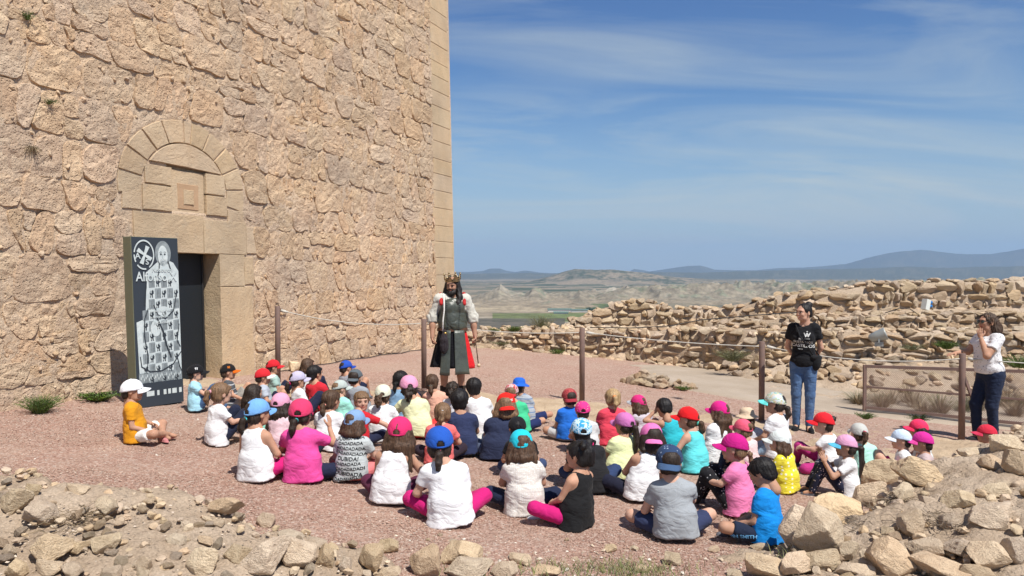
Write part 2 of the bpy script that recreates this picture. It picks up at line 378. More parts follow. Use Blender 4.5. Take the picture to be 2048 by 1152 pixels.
# ------------------------------------------------------------ ruined walls behind
def pts_path(rows):   # rows: (x_px, Y, ytop_px, ybase_px) -> world arrays
    out = []
    for x, Yd, yt, yb in rows:
        a = at(x, yt, Yd); b = at(x, yb, Yd); out.append((a.x, Yd, a.z, b.z))
    return np.array(out)
PU = pts_path([(1150, 19.3, 640, 658), (1180, 19.3, 626, 658), (1210, 19.3, 615, 658), (1278, 19.2, 600, 657), (1315, 19.2, 605, 657), (1350, 19, 617, 656), (1480, 18.6, 612, 650), (1567, 18.2, 588, 640), (1659, 18, 579, 628), (1750, 18, 566, 620), (2048, 18, 557, 615), (2400, 18, 550, 612)])
PM = pts_path([(1440, 17.4, 645, 662), (1560, 17, 634, 662), (1750, 16.6, 628, 660), (2400, 16.4, 622, 658)])
PL = pts_path([(925, 19.2, 670, 692), (960, 19.0, 664, 700), (1100, 18.6, 654, 710), (1250, 18.0, 657, 718), (1400, 17.2, 658, 730), (1500, 16.2, 657, 728), (1700, 15.6, 661, 722), (2400, 15.2, 660, 712)])
def bankz(X, Y):
    yl, tl, bl = [np.interp(X, PL[:, 0], PL[:, i]) for i in (1, 2, 3)]
    ym, tm = [np.interp(X, PM[:, 0], PM[:, i]) for i in (1, 2)]; yu, bu = [np.interp(X, PU[:, 0], PU[:, i]) for i in (1, 3)]
    right = sstep(3.2, 4.8, X)
    z = gz(X, Y)-.12
    z = np.maximum(z, gz(X, Y)+(bl-gz(X, Y))*sstep(yl-1.5, yl-.15, Y)*right-.06*(1-right))
    z = np.where(Y > yl+.12, tl-.10, z)
    z = np.where((Y > ym+.12) & (X > PM[0, 0]), np.maximum(z, tm-.08), z)
    z = np.where((Y > yu-.2) & (X > PU[0, 0]), np.maximum(z, bu-.02), z)
    return z
X, Y = np.meshgrid(np.linspace(-2, 15, 420), np.linspace(13.2, 21.5, 240), indexing='ij')
Z = bankz(X, Y)+.07*fbm(p2(X, Y, 1.6), 4, .6, 51)+.03*fbm(p2(X, Y, 9), 3, .6, 52)-3.0*sstep(20.2, 21.5, Y)
tag(mk('rubble_slope', np.stack([X, Y, Z], -1).reshape(-1, 3), grid(420, 240), M_dirt), kind='structure')
def wall_specs(P, row=.19, thick=.5, wid=.27, jit=.03, cap=True, gap=.88):
    specs = []; L = P[0, 0]
    zmin = P[:, 3].min(); zmax = P[:, 2].max(); k = 0
    z = zmin-.02
    while z < zmax+.02:
        rh = row*random.uniform(.6, 1.5); x = P[0, 0]+random.uniform(0, .1)
        while x < P[-1, 0]:
            wd = wid*random.choice([.5, .7, .9, 1.1, 1.5, 1.9])*random.uniform(.85, 1.15); xm = x+wd/2; top = np.interp(xm, P[:, 0], P[:, 2]); bot = np.interp(xm, P[:, 0], P[:, 3])
            if bot-rh*.7 < z+rh/2 and z+rh*.95 < top+.02:
                Yd = np.interp(xm, P[:, 0], P[:, 1]); h2 = rh*random.uniform(.75, 1.3)*(1.25 if random.random() < .12 else 1)
                specs.append(((xm, Yd+random.uniform(-jit, jit)*1.6+(z-bot)*.10, z+rh/2+random.uniform(-.02, .02)), (wd*.56, .15*random.uniform(.8, 1.2), h2*.56), rotm(.25, .2)))
                if random.random() < .22:
                    specs.append(((x+random.uniform(-.02, .02), Yd-.05, z+random.uniform(0, rh)), (.05, .05, .04), rotm(3, .5)))
            x += wd*gap
        z += rh*.9
    if cap:
        x = P[0, 0]
        while x < P[-1, 0]:
            Yd = np.interp(x, P[:, 0], P[:, 1]); top = np.interp(x, P[:, 0], P[:, 2])
            for dy in (.08, .3, .52):
                s = random.uniform(.07, .16)
                if random.random() < .8: specs.append(((x+random.uniform(-.1, .1), Yd+dy+random.uniform(-.08, .08), top+random.uniform(-.07, .0)), (s*1.1, s, s*.5), rotm(3, .3)))
            x += random.uniform(.16, .3)
    return specs
def core(P, thick=.6):
    n = 120; xs = np.linspace(P[0, 0], P[-1, 0], n); V = []; 
    for x in xs:
        Yd = np.interp(x, P[:, 0], P[:, 1])+.00; t = np.interp(x, P[:, 0], P[:, 2])-.05; b = np.interp(x, P[:, 0], P[:, 3])-.25
        V += [(x, Yd-.075, b), (x, Yd-.035, (t+b)/2), (x, Yd+.02, t), (x, Yd+thick, t), (x, Yd+thick, b)]
    V = np.array(V); V[:, 1:] += .03*fbm(V*4, 3)[:, None]
    return V, grid(n, 5)
for P, lab, kw in ((PU, 'upper ruined wall of tan stones standing against the sky on the right', dict(row=.165, wid=.25)),
                   (PM, 'short middle tier of rough stones below the upper ruined wall', dict(row=.15, wid=.24)),
                   (PL, 'long low dry stone wall bounding the gravel yard from the tower to the right', dict(row=.155, wid=.24))):
    t = thing('ruined_wall', lab, 'stone wall'); V, F = core(P); mk('wall_core', V, F, M_dirt, t)
    place_stones(wall_specs(P, **kw), t, 300)
# tumbled stones lying on the slopes
sp = []
for _ in range(620):
    x = random.uniform(-1.2, 13); yl = np.interp(x, PL[:, 0], PL[:, 1]); 
    y = yl+random.choice([random.uniform(.3, 1.6), random.uniform(-1.25, -.1) if x > 4.4 else random.uniform(-.3, -.1)])
    s = random.uniform(.04, .15); sp.append(((x, y, float(bankz(x, y))+s*.3), (s*1.2, s, s*.7), rotm(3, .4)))
t = thing('fallen_stones', 'tumbled stones strewn over the earth slope between the ruined walls', 'rubble'); place_stones(sp, t, 200)
# rock pile on the gravel
t = thing('rock_pile', 'low pile of pale loose rocks on the gravel between posts', 'rock pile', (0, 0, 0)); sp = []
for (px, py, wd, n) in ((1290, 768, .38, 26), (1325, 774, .3, 14), (1355, 777, .25, 9), (1372, 779, .15, 4)):
    c = gp(px, py)
    for k in range(n):
        s = random.uniform(.06, .13); rr = random.random()**.6; a = random.uniform(0, 6.28)
        sp.append(((c.x+wd*rr*math.cos(a), c.y+.22*rr*math.sin(a), c.z+.03+(1-rr)*wd*.45), (s*1.25, s*.8, s*.7), rotm(3, .5)))
place_stones(sp, t, 60)
# ------------------------------------------------------------ tower
TO = np.array([-5.64, 8.6]); TD = np.array([.3658, .9307]); TN = np.array([.9307, -.3658]); BAT = .024; TZ = .40; UC = 11.62; TH = 11.0
def tw(u, h, d=0.0):
    u = np.asarray(u, float); h = np.asarray(h, float); d = np.asarray(d, float)
    off = d-BAT*h
    return np.stack([TO[0]+TD[0]*(u)+TN[0]*off, TO[1]+TD[1]*u+TN[1]*off, h+TZ*0+0*u], -1)
def wuv(px, py):      # pixel -> (u, h) on the wall plane
    d = ray(px, py); t = 10.0
    for _ in range(30):
        p = d*t; h = CAMZ+p[2]; off = (p[0]-TO[0])*TN[0]+(p[1]-TO[1])*TN[1]+BAT*h
        t -= off/((d[0]*TN[0]+d[1]*TN[1])+BAT*d[2])
    p = d*t; return ((p[0]-TO[0])*TD[0]+(p[1]-TO[1])*TD[1], CAMZ+p[2])
tower = thing('stone_tower', 'tall tan rubble stone castle tower with blocked arch above its dark doorway', 'tower')
# layout taken on the wall plane
u0, _ = wuv(290, 600); u1, hl = wuv(437, 508)            # door opening (left edge hidden by the panel)
u0 = u1-1.12; hd0 = .22; hd1 = hl
uj1 = wuv(505, 600)[0]; uj0 = u0-.55
aL = wuv(234, 385); aT = wuv(352, 238); aR = wuv(487, 415); iL = wuv(283, 358); iT = wuv(362, 286); iR = wuv(452, 385)
auc = (iL[0]+iR[0])/2; ah = min(iL[1], iR[1])-.05; ari = (iR[0]-iL[0])/2; aro = (aR[0]-aL[0])/2
hTopI = iT[1]; hTopO = aT[1]
lt = wuv(250, 416)[1]
def in_door(u, h, m=0.0): return (u > u0-m) & (u < u1+m) & (h < hd1+m)
# mortar face: dense displaced sheet with the door cut out
us = np.concatenate([np.linspace(-5, -.3, 60, endpoint=False), np.arange(-.3, UC-.0, .034), [UC]]); hs = np.concatenate([np.arange(-.6, 8.7, .034), np.linspace(8.75, TH, 20)])
U, Hh = np.meshgrid(us, hs, indexing='ij')
near = np.minimum(1, np.minimum(np.abs(U-u0), np.abs(U-u1))/.08)
smooth_zone = ((U > uj0) & (U < uj1) & (Hh < lt)) | (((U-auc)**2+((Hh-ah)*aro/(hTopO-ah))**2 < aro**2) & (Hh > lt-.1)) | (U > UC-1.0)
D = -.003+.024*fbm(p2(U, Hh, 2.2), 5, .6, 61)+.022*fbm(p2(U, Hh, 11), 3, .6, 62)-.022*(1-np.minimum(1, np.abs(fbm(p2(U, Hh, 2.4), 3, .6, 66))*14))
D = np.where(smooth_zone, -.008, D); D = np.where(smooth_zone & (U > auc-.34) & (U < auc+.42) & (Hh > lt+.05) & (Hh < hTopI), -.08, D)
D = np.where(U >= UC-.01, 0, D)
V = tw(U, Hh, D).reshape(-1, 3); F = grid(len(us), len(hs)); fc = (U.ravel()[F].mean(1), Hh.ravel()[F].mean(1))
F = F[~((fc[0] > u0-.03) & (fc[0] < u1+.03) & (fc[1] < hd1+.03))]
mk('wall_face', V, F, M_mortar, tower)
# the other sides of the tower
def twc(u, d, h):
    off = d-BAT*h; b = BAT*h*0
    q = tw(min(u, UC-.0), h, d); return q
V = [tw(UC, -1, 0), tw(UC-BAT*TH, TH, 0), tw(UC-BAT*TH, TH, -9), tw(UC, -1, -9.2), tw(-5, -1, 0), tw(-5, TH, 0), tw(-5, TH, -9), tw(-5, -1, -9.2)]
V = [tuple(v) for v in V]
mk('side_walls', V, [(0, 3, 2, 1), (4, 5, 6, 7), (3, 7, 6, 2), (1, 2, 6, 5)], M_mortar, tower, smooth=False)

# --- stones
def stone_mesh(poly, depth, seed, inset=.018, rough=1.0, nper=22, place=None, dome=.35):
    c = poly.mean(0); e = np.linalg.norm(np.roll(poly, -1, 0)-poly, axis=1); L = np.concatenate([[0], np.cumsum(e)])
    t = np.linspace(0, L[-1], nper, endpoint=False); P = np.vstack([poly, poly[:1]])
    x = np.interp(t, L, P[:, 0]); y = np.interp(t, L, P[:, 1]); B = np.stack([x, y], 1)
    if rough: B = (B*2+np.roll(B, 1, 0)+np.roll(B, -1, 0))/4
    r = np.linalg.norm(B-c, axis=1); sc = np.maximum(.3, (r-inset)/np.maximum(r, 1e-3)); B = c+(B-c)*sc[:, None]
    B = B+rough*.030*np.stack([fbm(p2(B[:, 0], B[:, 1], 7, seed), 3), fbm(p2(B[:, 0], B[:, 1], 7, seed+50), 3)], 1)
    eb = .975 if rough > .5 else .988
    rings = [(1.0, -.07), (1.0, depth*.5-.004), (eb, depth*.95), (.78, depth*(1+.25*dome)), (.5, depth*(1+.35*dome)), (.2, depth*(1+.4*dome))]
    V = []; 
    for s, d in rings:
        Q = c+(B-c)*s; dd = np.full(nper, d)
        if d > 0: dd = dd+rough*(.024*fbm(p2(Q[:, 0], Q[:, 1], 4.0, seed), 3, .6)+.014*fbm(p2(Q[:, 0], Q[:, 1], 16, seed), 2))*(1 if s < 1 else .5)
        V.append(tw(Q[:, 0], Q[:, 1], dd))
    V.append(tw(c[0], c[1], depth*(1+.4*dome)+rough*.01*random.uniform(-1, 1))[None])
    V = np.concatenate(V); F = []
    for k in range(len(rings)-1):
        for q in range(nper): F.append((k*nper+q, k*nper+(q+1) % nper, (k+1)*nper+(q+1) % nper, (k+1)*nper+q))
    ce = len(V)-1; k = len(rings)-1
    for q in range(nper): F.append((k*nper+q, k*nper+(q+1) % nper, ce, ce))
    return V, np.array(F)
def zone(u, h, m=0.0):
    return ((u > uj0-m) & (u < uj1+m) & (h < lt+m)) | (((u-auc)/(aro+m))**2+((h-ah)/(hTopO-ah+m))**2 < 1) & (h > lt-.3)
cells = []
hb_ = [-.4]
while hb_[-1] < TH-2.0: hb_.append(hb_[-1]+random.choice([.26, .34, .40, .46, .52])*random.uniform(.92, 1.08))
def rowh(k, u): return hb_[k]+.075*float(fbm(np.array([u*.9, k*3.7, 0.]), 3, .6, 5))+.02*math.sin(u*.6+k)
for k in range(len(hb_)-1):
    u = -1.4+random.uniform(0, .3); sk0 = 0
    while u < UC-1.05:
        rh = hb_[k+1]-hb_[k]; wd = random.choice([.24, .34, .42, .5, .62, .78])*random.uniform(.88, 1.12); u2 = min(u+wd, UC-1.03); sk1 = random.uniform(-.09, .09)
        if UC-1.03-u2 < .15: u2 = UC-1.03
        if u2 > UC-1.06: sk1 = 0
        def edge(t, f): x = (u+sk0*(f-.5)*2)*(1-t)+(u2+sk1*(f-.5)*2)*t; return (x, rowh(k, x)*(1-f)+rowh(k+1, x)*f)
        parts_ = [(0, 1, 0, 1)]
        q = random.random()
        if q < .16 and wd > .3: m_ = random.uniform(.35, .65); parts_ = [(0, 1, 0, m_), (0, 1, m_, 1)]
        elif q < .30 and wd > .45: m_ = random.uniform(.3, .7); mm = random.uniform(.3, .7); parts_ = [(0, mm, 0, m_), (mm, 1, 0, m_), (0, 1, m_, 1)]
        elif q < .38: mm = random.uniform(.55, .8); m_ = random.uniform(.4, .6); parts_ = [(0, mm, 0, 1), (mm, 1, 0, m_), (mm, 1, m_, 1)]
        for (ta, tb, fa, fb) in parts_:
            j = lambda: random.uniform(-.022, .022)
            ch = min(.16, .07/max(.1, (tb-ta)*wd)); cv = min(.2, .07/max(.1, (fb-fa)*rh)); c1, c2, c3, c4 = [random.uniform(.15, 1.4) for _ in range(4)]
            dt, df = tb-ta, fb-fa
            pts = [edge(ta+dt*ch*c1, fa), edge(ta+dt*.5, fa), edge(tb-dt*ch*c2, fa), edge(tb, fa+df*cv*c2), edge(tb, fa+df*.5), edge(tb, fb-df*cv*c3), edge(tb-dt*ch*c3, fb), edge(ta+dt*.5, fb), edge(ta+dt*ch*c4, fb), edge(ta, fb-df*cv*c4), edge(ta, fa+df*.5), edge(ta, fa+df*cv*c1)]
            p = np.array([(x+j(), y+j()) for x, y in pts]); p[:, 0] = np.minimum(p[:, 0], UC-1.03); cc = p.mean(0)
            if zone(cc[0], cc[1], .03): continue
            for i_ in range(len(p)):
                if zone(p[i_][0], p[i_][1], .015):
                    for t_ in np.linspace(0, 1, 16):
                        z_ = p[i_]+(cc-p[i_])*t_
                        if not zone(z_[0], z_[1], .015): p[i_] = z_; break
            a_ = .5*abs(np.dot(p[:, 0], np.roll(p[:, 1], 1))-np.dot(p[:, 1], np.roll(p[:, 0], 1)))
            if a_ > .008: cells.append((p, a_, cc))
        sk0 = sk1; u = u2
        if u >= UC-1.04: break
def appar(c):
    u, h = c[2]; q = tw(u, h); vis = (u > -.6 and u < UC) and (q[2]-CAMZ)/max(q[1], 1) < .37
    return -(c[1]*max(.05, .93*-q[0]+.366*q[1]+0)/np.linalg.norm(q)**3 if vis else -1e-6)
cells.sort(key=lambda c: appar(c))
rest = []
for n, (p, a, s) in enumerate(cells):
    dep = random.choice([.003, .008, .013, .019, .027])*random.uniform(.7, 1.2)
    if random.random() < .12: dep = .001
    V, F = stone_mesh(p, max(dep, .004), n*1.7, inset=random.uniform(-.002, .012), place=None, dome=.15)
    if n < 300: mk('stone', V, F, M_wall, tower, np.full(len(V), random.random()), smooth=False)
    else: rest.append((V, F, random.random()))
V, F, A = merge(rest); tag(mk('rubble_stones', V, F, M_wall, tower, A, smooth=False), kind='stuff')
# chinking stones between the large ones
parts = []
for _ in range(900):
    u = random.uniform(-.5, UC-1.1); h = random.uniform(0, 8.6)
    if zone(u, h, .08): continue
    P, F3 = random.choice(ROCKS_LO); s = random.uniform(.015, .045); Mr = np.array(rotm(3, 3).to_3x3())
    parts.append(((P*np.array([s*1.4, s, s*.8]))@Mr.T+tw(u, h, random.uniform(-.01, .012)), F3, random.random()))
V, F, A = merge(parts); tag(mk('chinking_stones', V, F, M_wall, tower, A), kind='stuff')
def block(name, poly, depth=.02, seed=0, inset=.003, m=None, label=None):
    P = np.array(poly, float); c = P.mean(0); pts = []
    for a, b in zip(P, np.roll(P, -1, 0)):
        k = max(1, int(np.linalg.norm(b-a)/.09)); pts += [a+(b-a)*i/k for i in range(k)]
    B = np.array(pts); r = np.linalg.norm(B-c, axis=1)[:, None]; n = len(B); dr = (B-c)/r
    B = B-dr*inset+.004*np.stack([fbm(p2(B[:, 0], B[:, 1], 9, seed), 2), fbm(p2(B[:, 0], B[:, 1], 9, seed+50), 2)], 1)
    V = []; F = []; rings = [(B, -.07), (B, depth-.008), (B-dr*.006, depth)]
    for s in (.75, .5, .25): rings.append((c+(B-dr*.006-c)*s, depth))
    for Q, d in rings:
        dd = d*.6+(.012*fbm(p2(Q[:, 0], Q[:, 1], 4, seed), 4, .65) if d > 0 else 0); V.append(tw(Q[:, 0], Q[:, 1], dd))
    V.append(tw(c[0], c[1], depth*.6)[None]); V = np.concatenate(V)
    for k in range(len(rings)-1):
        for q in range(n): F.append((k*n+q, k*n+(q+1) % n, (k+1)*n+(q+1) % n, (k+1)*n+q))
    k = len(rings)-1
    for q in range(n): F.append((k*n+q, k*n+(q+1) % n, len(V)-1))
    o = mk(name, V, F, m or M_ashlar, tower, np.full(len(V), random.random()), smooth=False)
    if label: o['label'] = label
    return o
# quoins at the far corner, wrapped round the edge as boxes
h = -.5; k = 0
while h < TH-.2:
    bh = random.uniform(.34, .46); wd = 1.0+(.12 if k % 2 else -.10)+random.uniform(-.08, .08); g = .004
    V = []
    for (du, dd) in ((-wd, .004), (.016, .004), (.016, -.6), (-wd, -.6)):
        for hh in (h+g, h+bh-g): V.append(tuple(tw(UC+du-BAT*hh*.6, hh, dd+random.uniform(-.004, .004))))
    o = mk('corner_block', V, [(0, 2, 3, 1), (2, 4, 5, 3), (4, 6, 7, 5), (6, 0, 1, 7), (1, 3, 5, 7), (0, 6, 4, 2)], M_ashlar, tower, np.full(8, random.random()), smooth=False)
    bevel(o, .012, 2); h += bh; k += 1
# door surround
def rect(a, b, c, d): return [(a, c), (b, c), (b, d), (a, d)]
lc = (u0+u1)/2+.25
block('lintel', rect(u0-.45, lc, hd1, lt-.02), .03, 1); block('lintel', rect(lc+.01, uj1-.12, hd1, lt-.06), .026, 2); block('ashlar_block', rect(uj1-.11, uj1+.14, hd1+.02, lt-.12), .018, 22)
jm = hd1-.50
block('jamb_block', rect(u1, uj1, hd0-.1, jm), .022, 3); block('jamb_block', rect(u1, uj1-.18, jm+.006, hd1-.004), .030, 4); block('jamb_block', rect(uj1-.17, uj1+.04, jm+.03, hd1-.03), .018, 5)
block('jamb_block', rect(uj0, u0, hd0-.1, 1.0), .022, 6); block('jamb_block', rect(uj0, u0, 1.006, hd1-.004), .026, 7)
# voussoirs
def arc(t, r, o=0): 
    k = (hTopO-ah)/aro if r >= aro*.99 else (hTopI-ah)/ari
    return (auc+r*math.cos(t), ah+r*k*math.sin(t))
cuts = [R(a) for a in (-14, 7, 27, 47, 66, 84, 92, 112, 131, 150, 170, 188)]
for a, b in zip(cuts, cuts[1:]):
    n = 5; ts = [a+.012+(b-a-.024)*i/(n-1) for i in range(n)]
    block('voussoir', [arc(t, aro) for t in ts]+[arc(t, ari+.01) for t in reversed(ts)], .012+random.uniform(0, .012), a*9)
# tympanum blocks, set a little back
hb = lt+.01; ti = hTopI
seg = [arc(t, ari-.01) for t in [R(x) for x in range(28, 153, 8)]]
block('tympanum_stone', seg, .036, 11)
yb = ah+(hTopI-ah)*math.sin(R(28))-.012
nl, nr = auc-.28, auc+.36
block('tympanum_stone', rect(auc-ari*.94, nl-.01, (yb+hb)/2+.05, yb-.01), .034, 12); block('tympanum_stone', rect(auc-ari, nl-.01, hb, (yb+hb)/2+.03), .034, 13)
block('tympanum_stone', rect(nr+.01, auc+ari*.95, (yb+hb)/2, yb-.01), .034, 14); block('tympanum_stone', rect(nr+.01, auc+ari, hb, (yb+hb)/2-.02), .034, 15)
block('tympanum_stone', rect(nl, nr, hb, yb-.02), -.030, 16, m=M_ashlar); block('carved_frame', rect(nl+.12, nr-.12, hb+.05, hb+.42), -.016, 17, m=mat('reddened_sandstone', (.50, .33, .20), .93, (.42, .27, .16), 3, .6, 30, .01, obj=False))
block('carved_stone', rect(nl+.22, nr-.22, hb+.12, hb+.34), .004, 18, label='small square carved stone set in the blocked niche')
for (a, b, c, d, s) in ((auc-ari-.33, auc-ari-.02, lt, lt+.24, 19), (auc+ari+.02, auc+aro, lt-.1, lt+.12, 20)): block('ashlar_block', rect(a, b, c, d), .02, s)
# reveals, ceiling of the opening and the dark door leaf
dp = .30
def quadw(name, pts, m, **k): 
    return mk(name, [tuple(tw(*p)) for p in pts], [tuple(range(4))], m, tower, smooth=False, attr=np.full(4, .3))
n = 14
def sheet(name, A, B, C, Dd, m, nu=16, nv=40, amp=.008, sd=0):
    A, B, C, Dd = [np.array(q, float) for q in (A, B, C, Dd)]; s = np.linspace(0, 1, nu)[:, None, None]; t = np.linspace(0, 1, nv)[None, :, None]
    P = (A*(1-s)+B*s)*(1-t)+(Dd*(1-s)+C*s)*t; nrm = np.cross(B-A, Dd-A); nrm /= np.linalg.norm(nrm)
    P = P.reshape(-1, 3); P = P+nrm*amp*fbm(P*6, 3, .6, sd)[:, None]
    return mk(name, P, grid(nu, nv), m, tower, attr=np.full(len(P), .3))
sheet('door_reveal', tw(u1, hd0-.2, .02), tw(u1, hd0-.2, -dp), tw(u1, hd1, -dp), tw(u1, hd1, .02), M_ashlar)
sheet('door_reveal', tw(u0, hd0-.2, .02), tw(u0, hd0-.2, -dp), tw(u0, hd1, -dp), tw(u0, hd1, .02), M_ashlar, sd=3)
sheet('door_soffit', tw(u0, hd1, .02), tw(u1, hd1, .02), tw(u1, hd1, -dp), tw(u0, hd1, -dp), M_ashlar, sd=5)
M_door = mat('dark_painted_steel', (.010, .014, .018), .55, spec=.4, bump=.1, bscale=30)
M_void = mat('black_interior', (.006, .006, .006), 1.0, spec=0)
def wbox(name, ua, ub, ha, hb_, da, db, m, par=None):
    V = [tuple(tw(u, h, d)) for u in (ua, ub) for h in (ha, hb_) for d in (da, db)]
    return mk(name, V, [(0, 1, 3, 2), (4, 6, 7, 5), (0, 4, 5, 1), (2, 3, 7, 6), (0, 2, 6, 4), (1, 5, 7, 3)], m, par or tower, smooth=False)
dl = wbox('door', u0-.02, u1-.10, hd0+.06, hd1+.02, -dp+.05, -dp+.01, M_door)
wbox('dark_opening', u0-.1, u1+.1, hd0-.3, hd1+.1, -dp-.02, -dp-.06, M_void)
wbox('rubber_seal', u1-.10, u1-.075, hd0+.06, hd1, -dp+.065, -dp+.01, M_black)
bevel(wbox('threshold', u0-.3, uj1+.3, -.3, hd0+.02, .18, -dp, M_bedrock), .03, 3)

# ------------------------------------------------------------ valley, hills and mountains
azf = np.radians(np.concatenate([np.linspace(-180, -40, 30, endpoint=False), np.linspace(-40, -5.5, 60, endpoint=False), np.arange(-5.5, 38, .062), np.linspace(38.2, 180, 40)]))
rr = np.concatenate([np.array([20.5, 24, 30, 45, 80, 150, 300, 600, 1000, 1500]), np.linspace(1800, 2600, 34), np.linspace(2620, 4300, 110), np.linspace(4350, 7000, 50), np.linspace(7100, 13000, 70), np.linspace(13300, 42000, 70)])
A, D = np.meshgrid(azf, rr, indexing='ij')
Xt = np.sin(A)*D; Yt = np.cos(A)*D; PX = 1024+FPX*np.tan(np.clip(A, -1.2, 1.2)); PX = np.where(np.abs(A) > 1.2, 5000, PX)
Dy = D*np.cos(np.clip(A, -1.2, 1.2))
def zpx(y, Dy_): return CAMZ+(545-y)*Dy_/FPX
plain = -122+3*fbm(p2(Xt, Yt, 1/700.), 3)
Zt = plain.copy()
Zt = np.where(D < 1500, np.interp(D, [20, 45, 150, 600, 1500], [-1.5, -8, -40, -100, -122]), Zt)
def ridged(p, o=4, seed=0):
    s = 0; a = 1; t = 0
    for k in range(o): s = s+a*(1-np.abs(vnoise(p*(2.1**k)+k*5.1, seed+k))*2); t += a; a *= .55
    return s/t
gull = ridged(p2(Xt, Yt, 1/170.), 4, 71); gbig = fbm(p2(Xt, Yt, 1/600.), 3, .5, 72)
# badlands: front ridge line across the view at ~3.1 km then deeper towards the right
crest = np.interp(PX, [880, 935, 965, 1000, 1030, 1050, 1080, 1110, 1135, 1160, 1190, 1230, 1300, 1400, 1500, 1600, 1750, 2100, 2500], [612, 600, 588, 575, 587, 590, 574, 584, 588, 583, 592, 584, 580, 580, 576, 574, 572, 570, 570])
hz = zpx(crest, 3300)+122
bad = hz*np.exp(-((Dy-3300+90*gbig)/300.)**2)*(1+.75*(gull-.35)+.18*(ridged(p2(Xt, Yt, 1/60.), 3, 78)-.3))
Zt = Zt+np.where(PX > 880, bad, 0)
fl = np.exp(-((Dy-2750)/130.)**2)*np.interp(PX, [900, 1000, 1100, 1170, 1210, 1260, 2500], [14, 8, 20, 16, 6, 14, 18]); Zt = Zt+fl*(.5+.8*gull)
lo = np.exp(-((Dy-4200)/500.)**2)*np.interp(PX, [880, 1100, 1250, 1500, 2500], [0, 14, 48, 72, 72])*(.35+1.0*gull); Zt = Zt+lo
# dark flat hill
mesa = np.interp(PX, [1020, 1060, 1100, 1135, 1150, 1190, 1230, 1290, 1340, 1420, 1500], [0, 22, 80, 150, 166, 158, 160, 120, 80, 30, 0])
Zt = Zt+mesa*np.exp(-(np.maximum(0, np.abs(Dy-9300)-200)/900.)**2)*(.9+.12*ridged(p2(Xt, Yt, 1/500.), 4, 73))
Zt = Zt+np.where(D > 4500, 25*np.clip(ridged(p2(Xt, Yt, 1/900.), 4, 74), 0, 1)*sstep(4500, 6500, D)*sstep(1250, 1600, PX), 0)
# near dark-blue range and far range
m1 = np.interp(PX, [700, 900, 950, 1000, 1060, 1100, 1200, 1260, 1300, 1400, 1500, 1600, 1700, 1800, 1900, 2048, 2400], [546, 545, 547, 546, 545, 547, 549, 547, 544, 545, 543, 541, 538, 534, 536, 532, 528])
r1 = zpx(m1, 15500)+122; Zt = Zt+np.maximum(0, r1)*np.exp(-((Dy-15500)/1300.)**2)*(.97+.06*ridged(p2(Xt, Yt, 1/1500.), 3, 75))
m2 = np.interp(PX, [700, 900, 935, 965, 980, 1000, 1012, 1030, 1050, 1062, 1078, 1100, 1180, 1255, 1268, 1285, 1300, 1318, 1345, 1375, 1400, 1415, 1430, 1470, 1510, 1560, 1610, 1690, 1730, 1770, 1800, 1840, 1880, 1910, 1940, 1985, 2020, 2048, 2150, 2500],
     [547, 543, 544, 542, 537, 537, 541, 544, 541, 542, 545, 546, 547, 545, 538, 540, 543, 540, 536, 532, 531, 535, 540, 541, 541, 537, 535, 529, 517, 507, 503, 500, 504, 508, 509, 507, 502, 497, 488, 500])
r2 = zpx(m2, 27000)+122; Zt = Zt+np.maximum(0, r2)*np.exp(-((Dy-27000)/2600.)**2)*(.985+.03*ridged(p2(Xt, Yt, 1/2500.), 4, 76))
# colours of the land (flat albedo)
n1_ = fbm(p2(Xt, Yt, 1/260.), 4, .6, 81); n2_ = fbm(p2(Xt, Yt, 1/900.), 3, .5, 82); n3_ = fbm(p2(Xt, Yt, 1/40.), 3, .6, 83)
c = np.zeros(D.shape+(3,)); tan = np.array([.27, .22, .155]); grey = np.array([.16, .15, .11]); grn = np.array([.10, .13, .055]); dk = np.array([.055, .075, .045])
pale = np.array([.36, .31, .235])
def blend(c, col, m): return c*(1-m[..., None])+col*m[..., None]
c[:] = tan; c = blend(c, grey, sstep(-.2, .4, n1_)); c = blend(c, pale, sstep(.15, .5, n2_)*.7)
hill = sstep(8, 30, Zt-plain); c = blend(c, np.array([.25, .215, .16]), hill*(D < 5500)); c = blend(c, np.array([.36, .32, .255]), hill*sstep(.1, .6, n3_+gbig)*(D < 5500)*.8)
c = blend(c, dk*2.0, hill*sstep(.05, .5, n1_*.5+n3_)*.55*(D < 5500))
fields = sstep(.05, .12, vnoise(p2(np.floor(Xt/220.)*1.7, np.floor(Yt/300.)*1.3), 91)); c = blend(c, dk*1.2, fields*((D > 4300) & (D < 8500))*(hill < .5)*.9)
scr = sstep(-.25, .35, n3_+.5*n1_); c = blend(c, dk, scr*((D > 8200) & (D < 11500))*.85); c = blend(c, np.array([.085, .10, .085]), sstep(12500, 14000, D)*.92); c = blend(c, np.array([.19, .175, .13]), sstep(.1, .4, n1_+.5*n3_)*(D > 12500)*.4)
def field(x0, x1, y0, y1, colr, ex=.9):
    global c
    d0 = 122*FPX/(y1-545); d1 = 122*FPX/(y0-545)
    m = ((PX > x0) & (PX < x1) & (Dy > d0) & (Dy < d1) & (Zt-plain < 6))*ex; c = blend(c, np.array(colr), m.astype(float))
field(985, 1265, 625, 642, (.13, .155, .06)); field(905, 1130, 636, 660, (.10, .09, .07)); field(1085, 1180, 628, 634, (.15, .185, .075)); field(1150, 1300, 603, 618, (.09, .125, .055)); field(905, 1010, 655, 700, (.14, .12, .09))
field(930, 1090, 606, 622, (.38, .31, .21), .6); field(895, 945, 622, 628, (.62, .62, .6))
mk_t = mk('valley', np.stack([Xt, Yt, Zt], -1).reshape(-1, 3), grid(len(azf), len(rr)), None, cattr=c.reshape(-1, 3)); tag(mk_t, kind='structure')
